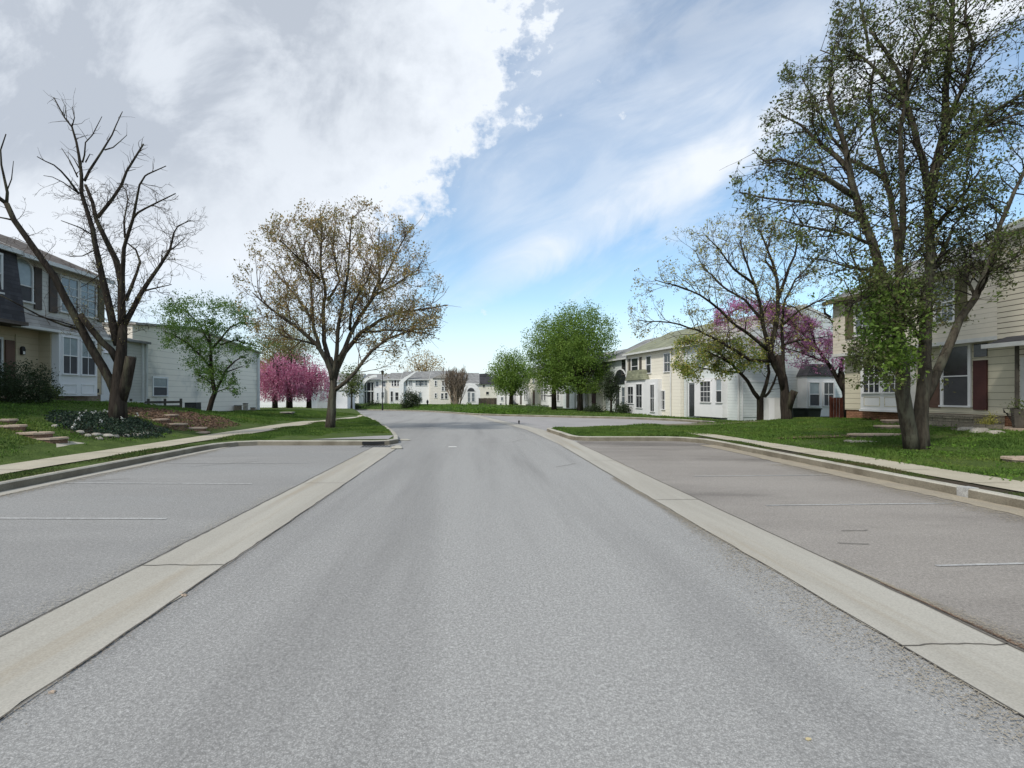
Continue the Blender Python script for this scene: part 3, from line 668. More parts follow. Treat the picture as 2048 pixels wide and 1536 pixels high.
# ground floor bay with two windows
q0, q1 = hx(1721, 17.1), hx(1812, 17.1)
m_ = MB(); m_.box(q0, q1, .10, .499, .48, 2.9); bay = m_.build('bay_window', MT['white'], H_)
b_h = MB(); b_h.box(q0 - .04, q1 + .04, .06, .5, .40, .479); b_h.build('bay_base', MT['white'], H_)
for a_, b_ in ((1728, 1760), (1769, 1802)):
    window(H_, hx(a_, 17.1), hx(b_, 17.1), 1.22, 2.62, .10, 3, 2, 'glass', fr=.05, trim='white', mt=.035)
    x0, x1 = hx(a_, 17.1) - .0, hx(b_, 17.1); p_ = MB()
    for q in ((x0, x1, .62, .645), (x0, x1, 1.00, 1.025), (x0, x0 + .025, .645, 1.0), (x1 - .025, x1, .645, 1.0)): p_.box(q[0], q[1], .085, .099, q[2], q[3])
    p_.build('bay_panel', MT['sidC1'], H_)
sg = MB(); sg.box(hx(1779, 17.1), hx(1790, 17.1), .02, .03, 1.75, 2.1); sg.build('window_notice', MT['paper'], H_)
sg = MB(); sg.prism([(-.05, 0), (.05, 0), (.07, .14), (.03, .22), (-.03, .22), (-.07, .14)], 'y', -.05, 0); lo = sg.build('wall_lantern', MT['metal'], H_); lo.location = (hx(1764, 17.1), .09, 1.95)
# entry window with screen, brown door, maroon shutter
s_ = MB(); s_.box(hx(1861, 17.5), hx(1881, 17.5), .44, .499, .62, 1.9); s_.build('shutter', MT['brown'], H_)
window(H_, hx(1888, 17.5), hx(1938, 17.5), .72, 2.85, .5, 1, 1, 'glass', fr=.11, trim='white', low='screen')
s_ = MB(); s_.box(hx(1949, 17.5), hx(1976, 17.5), .44, .499, .58, 2.3); s_.build('shutter', MT['maroon'], H_)
s_ = MB(); s_.box(hx(1949, 17.5), hx(1975, 17.5), .47, .499, 2.42, 2.88); s_.build('transom', MT['glass'], H_)
m_ = MB(); m_.box(hx(1850, 17.3), hx(1998, 17.3), -.55, .49, .30, .40); m_.box(hx(1850, 17.3), hx(1998, 17.3), -.5, .49, -.5, .299); m_.build('stone_terrace', MT['stone'], H_)
m_ = MB(); m_.box(hx(1960, 16.6), hx(2040, 16.6) - .3, -1.15, -.56, -.5, .18); m_.box(hx(1950, 16.2), hx(2040, 16.2) - .4, -1.6, -1.151, -.5, .02); m_.build('entry_step', MT['stone'], H_)

# ===== right white row: facade from (16.3,31.9) towards (-.17,1)
th = math.atan2(-.986, .168); nrm = math.hypot(.17, 1)
def rowp(t): return (16.8 - .17 * t, 28.7 + t)
def rowt(px): k = (px - VX) / F; return (16.8 - k * 28.7) / (k + .17)
def row_unit(name, label, px0, px1, ze, zr_, wall, roof, back=8.5, off=0.0, z0=0.0, t0=None, t1=None, grp='white townhouses of the right row'):
    t1 = rowt(px0) if t1 is None else t1; t0 = rowt(px1) if t0 is None else t0       # px0 far (left) end, px1 near end
    x, y = rowp(t1); ln = (t1 - t0) * nrm
    o = thing(name, label, 'house', (x - off * .98, y - off * .17, z0), th, grp)
    m_ = MB(); gable_wall(m_, 0, ln, 0, back, -.6, ze, zr_); m_.build('wall', MT[wall], o); gable(o, .16, ln - .16, 0, back, ze + .05, zr_ + .08, roof, oh=.3)
    return o, (lambda px: (t1 - rowt(px)) * nrm), ln
# unit 1 blue
U1, ux, ln = row_unit('blue_townhouse', 'pale blue sided end townhouse with side bay window, nearest of the right row', 1368, 1481, 5.2, 7.1, 'sidBl', 'shLt', back=9.0)
m_ = MB(); m_.box(ux(1398), ux(1455), -.35, -.001, .15, 2.75); m_.build('bay_window', MT['white'], U1)
window(U1, ux(1443), ux(1456) - .1, 1.15, 2.6, -.35, 1, 1, 'glass', blind=1, trim='white', fr=.05); window(U1, ux(1411), ux(1431), 1.15, 2.5, -.35, 3, 2, 'glass', trim='white', fr=.05)
dr = MB(); dr.box(ux(1380), ux(1394), -.06, -.001, .1, 2.35); dd = dr.build('door', MT['glass'], U1)
f = MB(); f.box(ux(1378), ux(1380), -.09, -.001, .1, 2.45); f.box(ux(1394), ux(1396), -.09, -.001, .1, 2.45); f.box(ux(1378), ux(1396), -.09, -.001, 2.46, 2.56); f.build('door_frame', MT['white'], U1)
f = MB(); f.tube([(ux(1375), -.08, 0), (ux(1375), -.08, 5)], .05, 6); f.tube([(ln - .1, -.06, 0), (ln - .1, -.06, 5)], .06, 6); f.build('downspout', MT['trim'], U1)
for a_, b_ in ((1395, 1412), (1432, 1452)): window(U1, ux(a_), ux(b_), 3.5, 4.8, 0, 2, 2, 'glassR', trim='white')
# side bay on the end wall (faces the camera): rotate pieces by +th offset
W1 = lambda o, x, y, z: None
sb = MB(); sb.box(5.05, 7.35, 0, .75, .35, 2.75); bo = sb.build('side_bay', MT['white'], U1); bo.location = (ln + .75, 0, 0); bo.rotation_euler = (0, 0, R(90))
bo.location = (ln + .001, -.2, 0)
sb2 = MB(); sb2.prism([(4.05, 2.76), (6.25, 2.76), (5.85, 3.5), (4.45, 3.5)], 'y', -.85, 0); br = sb2.build('bay_roof', MT['shDark'], bo)
bo.data.clear_geometry(); sb = MB(); sb.box(4.15, 6.15, -.75, 0, .28, 2.75); me = bo.data; me.from_pydata(sb.v, [], sb.f); me.update()
sb = MB(); sb.box(4.25, 6.05, -.6, 0, -.2, .27); sb.build('bay_base', MT['black'], bo)
for a_, b_, g_ in ((4.32, 4.98, 0), (5.32, 5.98, 1)): window(bo, a_, b_, .95, 2.35, -.75, 1 if g_ == 0 else 2, 1, 'glass', blind=(1 - g_), trim='white', fr=.05, low='screen')
# garage recess of end wall
gr_ = MB(); gr_.box(.15, 1.9, -.03, -.001, .25, 2.4); go = gr_.build('side_panel', MT['sidBl'], U1); go.location = (ln, 0, 0); go.rotation_euler = (0, 0, R(90))
gf_ = MB(); gf_.box(.08, 1.97, -.05, -.001, 2.41, 2.5); gf_.box(.08, .149, -.05, -.001, -.2, 2.4); gf_.build('panel_trim', MT['white'], go)
# unit 2 cream
U2, ux2, ln = row_unit('white_townhouse', 'cream white townhouse with small peaked hood over its ground floor windows', 1258, 1367, 5.2, 7.1, 'sidFarC', 'shOlive', off=.25)
m_ = MB(); m_.box(ux2(1262), ux2(1330), -.35, -.001, .0, 2.85); m_.build('bay_front', MT['white'], U2)
m_ = MB(); x0, x1 = ux2(1266), ux2(1305); m_.prism([(x0, 2.86), (x1, 2.86), (x1 - .5, 3.7), (x0 + .5, 3.7)], 'y', -.5, -.002); m_.build('hood_roof', MT['shOlive'], U2)
for a_, b_, z0, z1 in ((1269, 1280, .9, 2.3), (1286, 1298, .55, 2.5), (1315, 1323, .3, 2.4), (1327, 1336, .5, 1.9)):
    window(U2, ux2(a_), ux2(b_), z0, z1, -.35 if b_ < 1328 else 0, 2, 1, 'glass', trim='white', fr=.06)
window(U2, ux2(1269), ux2(1282), 3.4, 4.75, 0, 1, 1, 'glass', trim='white')
window(U2, ux2(1299), ux2(1308), 3.4, 4.75, 0, 1, 1, 'glass', trim='white'); window(U2, ux2(1335), ux2(1348), 3.4, 4.75, 0, 2, 1, 'glass', trim='white')
for a_, b_ in ((1284.5, 1289), (1262.5, 1266.5)): s_ = MB(); s_.box(ux2(a_), ux2(b_), -.04, -.001, 3.35, 4.8); s_.build('shutter', MT['fenceG'], U2)
f = MB(); f.tube([(ux2(1349), -.07, 0), (ux2(1349), -.07, 5)], .06, 6); f.tube([(ux2(1260), -.07, 0), (ux2(1260), -.07, 5)], .09, 6); f.build('downspout', MT['trim'], U2)
# unit 3 with arch
U3, ux3, ln = row_unit('white_townhouse', 'pale grey townhouse with black half round fanlight over its entrance', 1206, 1257, 5.0, 7.0, 'sidBl', 'shGrey', off=-.3)
def fan(par, cx, z, r_, y): 
    n = 12; m_ = MB(); m_.prism([(cx + math.cos(math.pi * i / n) * r_, z + math.sin(math.pi * i / n) * r_) for i in range(n + 1)], 'y', y - .03, y - .001); a_ = m_.build('fanlight', MT['glass'], par)
    f = MB()
    for i in range(n):
        p_, q = math.pi * i / n, math.pi * (i + 1) / n; f.prism([(cx + math.cos(p_) * r_, z + math.sin(p_) * r_), (cx + math.cos(p_) * (r_ + .12), z + math.sin(p_) * (r_ + .12)), (cx + math.cos(q) * (r_ + .12), z + math.sin(q) * (r_ + .12)), (cx + math.cos(q) * r_, z + math.sin(q) * r_)], 'y', y - .06, y - .001)
    f.build('arch_trim', MT['white'], a_); return a_
fan(U3, (ux3(1222) + ux3(1248)) / 2, 2.6, abs(ux3(1248) - ux3(1222)) / 2, 0)
window(U3, ux3(1226), ux3(1234), .3, 2.3, 0, 1, 1, 'glass', trim='white'); window(U3, ux3(1238), ux3(1250), .6, 2.3, 0, 2, 1, 'glassR', trim='white')
window(U3, ux3(1239), ux3(1246), 3.5, 4.8, 0, 1, 1, 'glass', trim='fenceG')
labs = ['white townhouse whose front shows right beneath the taller green tree', 'white townhouse behind the merged green trees trunks', 'white townhouse in the gap under the merged green trees left side', 'far white townhouse just right of the small round green tree', 'farthest white townhouse of the right row behind the small round tree']
tt = [rowt(1206), 30.5, 37.5, 44.5, 52, 60]
for i in range(5):
    U_, uf, ln = row_unit('white_townhouse', labs[i], 0, 0, 4.9, 6.4, ('sidFarC', 'sidBl', 'sidFar', 'sidFarC', 'sidFar')[i], 'shGrey', t0=tt[i] + .02, t1=tt[i + 1], off=(.0, .3, -.2, .2, 0)[i])
    m_ = MB(); m_.box(.6, 3.2, -.35, -.001, .2, 2.7); m_.build('bay_window', MT['white'], U_)
    window(U_, .9, 1.7, .9, 2.4, -.35, 2, 1, 'glass', trim='white'); window(U_, 2.1, 2.9, .9, 2.4, -.35, 2, 1, 'glass', trim='white')
    window(U_, 1.2, 2.3, 3.3, 4.6, 0, 2, 1, 'glassR', trim='white'); window(U_, 4.4, 5.3, 3.3, 4.6, 0, 2, 1, 'glassR', trim='white')
    d_ = MB(); d_.box(4.4, 5.4, -.05, -.001, .1, 2.3); d_.build('door', MT[('maroon', 'fenceG', 'black', 'brown', 'fenceG')[i]], U_)
# ===== far row facing the camera
DF = 95.0
def fx(px): return (px - VX) * DF / F
def fz(py): return CH - (py - HY) * DF / F
ZB = fz(818)
def far_unit(label, px0, px1, pye, pyr, wall, roof, d=0.0, name='far_townhouse', xs=0, hip=False):
    o = thing(name, label, 'house', (fx(px0), DF + d, ZB), 0, 'far townhouses closing the street')
    ln = fx(px1) - fx(px0); ze = fz(pye) - ZB; zr_ = fz(pyr) - ZB
    m_ = MB(); gable_wall(m_, .001, ln - .001, 0, 8, -.8, ze, zr_); m_.build('wall', MT[wall], o)
    gable(o, .1, ln - .1, 0, 8, ze + .03, zr_ + .05, roof, oh=.25, side=.09)
    return o, (lambda px: fx(px) - fx(px0)), (lambda py: fz(py) - ZB)
def fwin(o, X, Z, a_, b_, t, b, y=0, g='glassR', nx=2, **k): return window(o, X(a_), X(b_), Z(b), Z(t), y, nx, 1, g, trim='white', fr=.09, mt=.07, **k)
o, X, Z = far_unit('leftmost far townhouse with pale upper siding, partly behind the street tree', 655, 726, 763, 748, 'sidFar', 'shGrey', -2.0)
m_ = MB(); m_.box(X(690), X(725) - .1, -.5, -.001, -.3, Z(775)); m_.build('lower_front', MT['white'], o)
for q in ((700, 707, 762, 772), (711, 716, 763, 773), (719, 724, 763, 773)): fwin(o, X, Z, *q, nx=1)
fwin(o, X, Z, 713, 717, 783, 800, -.5, nx=1); fwin(o, X, Z, 670, 680, 785, 797)
o, X, Z = far_unit('far townhouse with dark recessed two storey entrance and curved white wing wall', 728, 776, 760, 748, 'sidFarB', 'shGrey', -.5)
m_ = MB(); m_.box(X(731), X(749), -.08, -.001, .1, Z(765)); en = m_.build('entrance_shade', MT['black'], o)  # flat black panel on the wall, painted as the shade inside the entrance
m_ = MB(); m_.box(X(730), X(750), -.4, -.081, Z(783.5), Z(781.5)); [m_.box(X(p) - .05, X(p) + .05, -.3, -.081, .1, Z(766)) for p in (731, 735, 743.5, 749)]; m_.build('balcony', MT['trim'], en)
m_ = MB(); m_.box(X(750.5), X(771), -.55, -.001, -.3, Z(775.5)); m_.build('lower_front', MT['white'], o)
for q in ((753, 758, 763, 773), (765, 772, 763, 773)): fwin(o, X, Z, *q, nx=1)
for q in ((756, 759, 786, 800), (765, 770, 785, 795)): fwin(o, X, Z, *q, -.55, nx=1)
# curved wing wall
def wing(o, pts, m, y0, y1, name='wing_wall'): m_ = MB(); m_.prism(pts, 'y', y0, y1); return m_.build(name, MT[m], o)
cur = [(X(725), -.3)] + [(X(725 + 32 * (1 - math.cos(i * math.pi / 16))), Z(775 - 25 * math.sin(i * math.pi / 16))) for i in range(9)]
inn = [(X(730 + 27 * (1 - math.cos(i * math.pi / 16))), Z(777 - 22 * math.sin(i * math.pi / 16))) for i in range(8, -1, -1)] + [(X(730), -.3)]
wing(o, cur + inn, 'sidFar', -1.0, -.6)
o, X, Z = far_unit('far townhouse with white ground floor between the curved and the slanted wing walls', 776.5, 804, 759, 746, 'sidFarB', 'shGrey', -.8)
m_ = MB(); m_.box(X(781), X(803.5), -.55, -.001, -.3, Z(775.5)); m_.build('lower_front', MT['white'], o)
for q in ((785, 788, 762, 772), (790, 794, 761, 772), (796, 799, 762, 772)): fwin(o, X, Z, *q, nx=1, g='glass')
for q in ((784, 788, 783, 803), (793, 799, 785, 800)): fwin(o, X, Z, *q, -.55, nx=1, g='glass')
o, X, Z = far_unit('far townhouse with wide upper window behind the tall rounded shrub', 805, 861, 760, 744, 'sidFar', 'shGrey', -2.6)
wing(o, [(X(803), -.3), (X(803), Z(765)), (X(812), Z(757)), (X(834), Z(744)), (X(838), Z(744)), (X(818), Z(759.5)), (X(812), Z(766)), (X(811), -.3)], 'sidFar', -.5, -.1)
for q in ((822, 827, 761, 771), (834.5, 844, 761.5, 771.5), (845, 857, 761, 771.5)): fwin(o, X, Z, *q)
fwin(o, X, Z, 841, 846, 785, 803, nx=1, g='glassL'); f = MB(); f.box(X(816), X(817.5), -.1, -.001, Z(772), Z(761)); f.build('downspout', MT['fenceG'], o)
o, X, Z = far_unit('beige far townhouse with stacked small windows left of the twiggy tree', 861.5, 910, 759, 743, 'sidFarB', 'shGrey', -3.2)
m_ = MB(); m_.box(X(864), X(903), -.5, -.001, -.3, Z(759)); m_.build('projecting_front', MT['sidFarB'], o)
m_ = MB(); m_.prism([(X(868), Z(758)), (X(902), Z(758)), (X(898), Z(752)), (X(889), Z(749)), (X(880), Z(752))], 'y', -.7, -.01); m_.build('front_roof', MT['shLt'], o)
for q in ((873, 876, 763, 772), (887, 890, 763, 771), (892, 895, 762, 771), (873, 876, 787, 795), (885, 889, 787, 797), (892.5, 897, 786, 797), (886.5, 890, 774.5, 781.5), (892, 897, 774, 782)): fwin(o, X, Z, *q, -.5, nx=1, g='glass')
f = MB(); f.tube([(X(907), -.1, -.3), (X(907), -.1, Z(760))], .09, 6); f.build('downspout', MT['black'], o)
o, X, Z = far_unit('white far house with arched fanlight over tall windows, right of the twiggy tree', 911, 958, 768, 748, 'sidFarB', 'shGrey', -4.5)
arc = [(X(922), -.3), (X(922), Z(790))] + [(X(941 - 19 * math.cos(i * math.pi / 12)), Z(788 - 21 * math.sin(i * math.pi / 12))) for i in range(13)] + [(X(960), Z(790)), (X(960), -.3)]
wing(o, arc, 'sidFar', -.6, -.05, 'arched_front')
fan(o, X(942.5), Z(783.5), X(949.5) - X(942.5), -.6)
for q in ((936.5, 940.5, 785, 803), (944, 949, 786, 802)): fwin(o, X, Z, *q, -.6, nx=1)
f = MB(); f.box(X(937), X(943), -.65, -.6, Z(812), Z(806)); f.build('vent', MT['black'], o)
# cream house with dark roof behind
CHs = thing('cream_far_house', 'distant cream house with dark roof behind the weathered fence', 'house', (fx(953), DF + 12, ZB), 0)
X = lambda px: (px - 953) * (DF + 12) / F; Z = lambda py: CH - (py - HY) * (DF + 12) / F - ZB
m_ = MB(); m_.box(0, X(1012), 0, 8, -.5, Z(768)); m_.build('wall', MT['sidFarC'], CHs)
m_ = MB(); m_.prism([(-.4, Z(768)), (8.4, Z(768)), (4, Z(752)), (.0, Z(756))], 'x', -.3, X(1013)); m_.build('roof', MT['shDark'], CHs)
m_ = MB(); m_.prism([(X(951), Z(757)), (X(984), Z(757)), (X(982), Z(749)), (X(975), Z(746)), (X(955), Z(747))], 'y', 2, 6); m_.build('upper_roof', MT['shDark'], CHs)
for q in ((966, 970, 770, 774.5), (972.5, 978, 783.5, 789)): window(CHs, X(q[0]), X(q[1]), Z(q[3]), Z(q[2]), 0, 1, 0, 'glass', trim='sidFarC', fr=.05)
# small white house right
S2 = thing('small_white_house', 'small white gabled house half behind the small round green tree', 'house', tuple(P(996, 818, 84)), 0)
m_ = MB(); m_.prism([(0, -.3), (2.3, -.3), (2.3, 2.2), (1.1, 3.1), (.1, 3.1), (0, 2.6)], 'y', 0, 5); m_.build('wall', MT['sidFar'], S2)
window(S2, .5, .8, 1.4, 1.9, 0, 1, 0, 'glassR', trim='white'); window(S2, .3, .6, .4, .9, 0, 1, 0, 'glassR', trim='white')
m_ = MB(); m_.tube([(1.25, -.06, -.2), (1.25, -.06, 2.9)], .06, 6); m_.build('downspout', MT['black'], S2)
# white garage side seen left of the street tree
S3 = thing('white_garage', 'bright white garage side seen between the pink blossom and the street tree', 'garage', tuple(P(622, 818, 80)), 0)
m_ = MB(); m_.box(0, 5.6, 0, 5, -.5, 2.9); m_.build('wall', MT['white'], S3)
m_ = MB(); m_.box(-.2, 5.8, -.2, 5.2, 2.901, 3.05); m_.build('roof', MT['white'], S3); m_ = MB(); m_.box(1.0, 3.4, -.04, -.001, -.2, 1.9); m_.build('garage_door', MT['trim'], S3)

# ------------------------------------------------------------------ trees
def unit(v): return v / (np.linalg.norm(v) + 1e-9)
class Tree:
    def __init__(s, name, label, cat, loc, seed, group=None):
        s.root = thing(name, label, cat, loc, 0, group); s.o = np.array(loc, float); s.r = np.random.default_rng(seed)
        s.tubes = []; s.s0 = []; s.s1 = []; s.ra = []; s.rb = []; s.leaf = []; s.tr = []
    def tube(s, pts, rad): s.tubes.append((np.array(pts, float), np.array(rad, float)))
    def trace(s, pts, r0, r1, d, tip=0.0, start=True):
        """limb given as pixel polyline; depth continues from the limb it leaves"""
        off0 = 0.0
        if s.tr and start:
            q = np.array([(a_, b_) for a_, b_, c_ in s.tr]); k = np.argmin(((q - np.array(pts[0])) ** 2).sum(1)); off0 = s.tr[k][2]
        n = len(pts); L_ = [0]
        for i in range(1, n): L_.append(L_[-1] + math.hypot(pts[i][0] - pts[i - 1][0], pts[i][1] - pts[i - 1][1]))
        P3 = []; rr = []
        for i, (x, y) in enumerate(pts):
            t = L_[i] / L_[-1]; off = off0 + (tip - off0) * t
            P3.append(np.array(P(x, y, d + off))); rr.append((r0 * (1 - t) + r1 * t) * d / F * math.cos(math.atan((x - VX) / F))); s.tr.append((x, y, off))
        # also midpoints for look-ups
        for i in range(n - 1):
            t = (L_[i] + L_[i + 1]) / 2 / L_[-1]; s.tr.append(((pts[i][0] + pts[i + 1][0]) / 2, (pts[i][1] + pts[i + 1][1]) / 2, off0 + (tip - off0) * t))
        # subdivide with a little wander
        Q = [P3[0]]; Rr = [rr[0]]
        for i in range(n - 1):
            ln = np.linalg.norm(P3[i + 1] - P3[i]); m = max(1, int(ln / .45))
            for k in range(1, m + 1):
                t = k / m; p_ = P3[i] * (1 - t) + P3[i + 1] * t
                if k < m: p_ = p_ + s.r.normal(0, .018 * min(1.5, ln), 3)
                Q.append(p_); Rr.append(rr[i] * (1 - t) + rr[i + 1] * t)
        s.tube(Q, Rr); return len(s.tubes) - 1
    def grow(s, p, d, L_, r0, lev, maxlev, K):
        """recursive branch; K: dict(seg, wander, up, ang, n, ratio, leafn, leafspread)"""
        r = s.r; seg = K.get('seg', 4); st = L_ / seg; pts = [p]; d = unit(d)
        for i in range(seg):
            d = unit(d + r.normal(0, K['wander'], 3) + np.array([0, 0, K['up']]))
            pts.append(pts[-1] + d * st)
        env = K.get('env')
        if env is not None and not env(pts[-1]): 
            pts = [p + (q - p) * .55 for q in pts]
            if lev > 1 and not env(pts[-1]): return
        rads = [r0 * (1 - .75 * i / seg) for i in range(seg + 1)]
        if r0 > K.get('tubemin', .02): s.tube(pts, rads)
        else:
            for i in range(seg): s.s0.append(pts[i]); s.s1.append(pts[i + 1]); s.ra.append(max(rads[i], K['rmin'])); s.rb.append(max(rads[i + 1], K['rmin'] * .6))
        if lev >= maxlev:
            for i in range(1, seg + 1):
                if K['leafn'] and r.random() < K.get('leafp', 1): s.leaf.append(pts[i])
            return
        n = K['n'][min(lev, len(K['n']) - 1)]
        n = int(n) + (r.random() < n - int(n))
        for k in range(n):
            t = .22 + .78 * (k + r.random()) / n; t = min(t, .99) * seg; i = int(t); q = pts[i] + (pts[i + 1] - pts[i]) * (t - i)
            dd = unit(pts[i + 1] - pts[i]); ax = unit(np.cross(dd, r.normal(0, 1, 3))); an = math.radians(r.uniform(*K['ang']))
            nd = dd * math.cos(an) + ax * math.sin(an)
            s.grow(q, nd, L_ * r.uniform(*K['ratio']) * (1 - .35 * t / seg), rads[i] * .6, lev + 1, maxlev, K)
    def spawn(s, ids, per_m, Lr, r0, K, tmin=.15, maxlev=3, lev=1):
        for i in ids:
            pts, rad = s.tubes[i]
            ln = np.r_[0, np.cumsum(np.linalg.norm(np.diff(pts, axis=0), axis=1))]
            n = int(ln[-1] * per_m + s.r.random())
            for _ in range(n):
                t = s.r.uniform(tmin, 1) * ln[-1]; k = min(np.searchsorted(ln, t), len(pts) - 1); k = max(k, 1)
                q = pts[k - 1] + (pts[k] - pts[k - 1]) * ((t - ln[k - 1]) / (ln[k] - ln[k - 1] + 1e-9)); dd = unit(pts[k] - pts[k - 1])
                ax = unit(np.cross(dd, s.r.normal(0, 1, 3))); an = math.radians(s.r.uniform(*K['ang']))
                s.grow(q, dd * math.cos(an) + ax * math.sin(an), s.r.uniform(*Lr), min(r0, rad[k] * .7), lev, maxlev, K)
    def finish(s, mtrunk, mtwig=None, mleaf=None, lsize=.05, lper=3, lspread=.06, mleaf2=None, crown_name='crown', sides=8, clump=0.0):
        mb = MB()
        for pts, rad in s.tubes:
            big = rad[0] > .05
            mb.tube([Vector(q - s.o) for q in pts], list(rad), sides if big else 5)
        if mb.v: mb.build('trunk', mtrunk, s.root, True)
        if s.s0:
            A = np.array(s.s0) - s.o; B = np.array(s.s1) - s.o; ra = np.array(s.ra); rb = np.array(s.rb); n = len(A)
            D = B - A; D /= np.linalg.norm(D, axis=1)[:, None] + 1e-9
            Uu = np.cross(D, np.array([.21, .43, .88])); Uu /= np.linalg.norm(Uu, axis=1)[:, None] + 1e-9; W = np.cross(D, Uu)
            V_ = np.zeros((n, 6, 3))
            for j in range(3):
                c, s_ = math.cos(j * 2.0944), math.sin(j * 2.0944)
                V_[:, j] = A + (Uu * c + W * s_) * ra[:, None]; V_[:, 3 + j] = B + (Uu * c + W * s_) * rb[:, None]
            b_ = np.arange(n)[:, None] * 6
            Fc = np.concatenate([b_ + np.array(q) for q in ((0, 1, 4, 3), (1, 2, 5, 4), (2, 0, 3, 5))])
            np_mesh('twigs', V_.reshape(-1, 3), Fc, mtwig or mtrunk, s.root)
        if s.leaf and mleaf:
            Lp = np.array(s.leaf) - s.o
            if clump: Lp = Lp[clumpy(Lp, clump, s.r)]
            sets = [(mleaf, Lp)]
            if mleaf2: 
                k = s.r.random(len(Lp)) < .5; sets = [(mleaf, Lp[k]), (mleaf2, Lp[~k])]
            for m_, q in sets:
                q = np.repeat(q, lper, axis=0); q = q + s.r.normal(0, lspread, q.shape)
                leaves(crown_name, q, lsize, m_, s.root, s.r)
        return s.root
def clumpy(q, k, r, f=2.3):
    n_ = np.sin(q[:, 0] * f + 1.3 * np.sin(q[:, 2] * f * .7)) * np.sin(q[:, 1] * f * 1.1 + 2 + q[:, 2]) + .6 * np.sin(q[:, 2] * f * 1.3 + q[:, 0] * 1.7) + r.normal(0, .45, len(q))
    return n_ > np.quantile(n_, k)
def leaves(name, q, size, m, parent, r, flat=0.0, droop=False):
    n = len(q)
    a_ = r.normal(0, 1, (n, 3)); 
    if flat: a_[:, 2] *= (1 - flat)
    if droop: a_ = a_ * .3 + np.array([0, 0, -1.0])
    a_ /= np.linalg.norm(a_, axis=1)[:, None]
    b_ = np.cross(a_, r.normal(0, 1, (n, 3))); b_ /= np.linalg.norm(b_, axis=1)[:, None] + 1e-9
    sz = size * r.uniform(.6, 1.35, n)[:, None]; wd = sz * .55
    V_ = np.stack([q - a_ * sz * .5, q + b_ * wd * .5 + a_ * sz * .05, q + a_ * sz * .5, q - b_ * wd * .5 + a_ * sz * .05], 1)
    np_mesh(name, V_.reshape(-1, 3), np.arange(n * 4).reshape(n, 4), m, parent)
def crown_points(r, c, rad, ncl, per, cs, low=-1.0, pw=.45, lump=.28):
    """leaf clusters in a lumpy ellipsoid"""
    out = []; ph = r.uniform(0, 6.28, 6)
    while len(out) < ncl:
        v = r.normal(0, 1, 3); v /= np.linalg.norm(v)
        if v[2] < low: continue
        th = math.atan2(v[1], v[0])
        k = 1 + lump * (.5 * math.sin(3 * th + ph[0] + 3 * v[2]) + .5 * math.sin(5 * v[2] * 1.7 + 2 * th + ph[1]) + .35 * math.sin(9 * th + ph[2] + 7 * v[2])) * .6
        out.append(c + v * rad * k * r.random() ** pw)
    q = np.repeat(np.array(out), per, axis=0)
    return np.array(out), q + r.normal(0, 1, q.shape) * cs

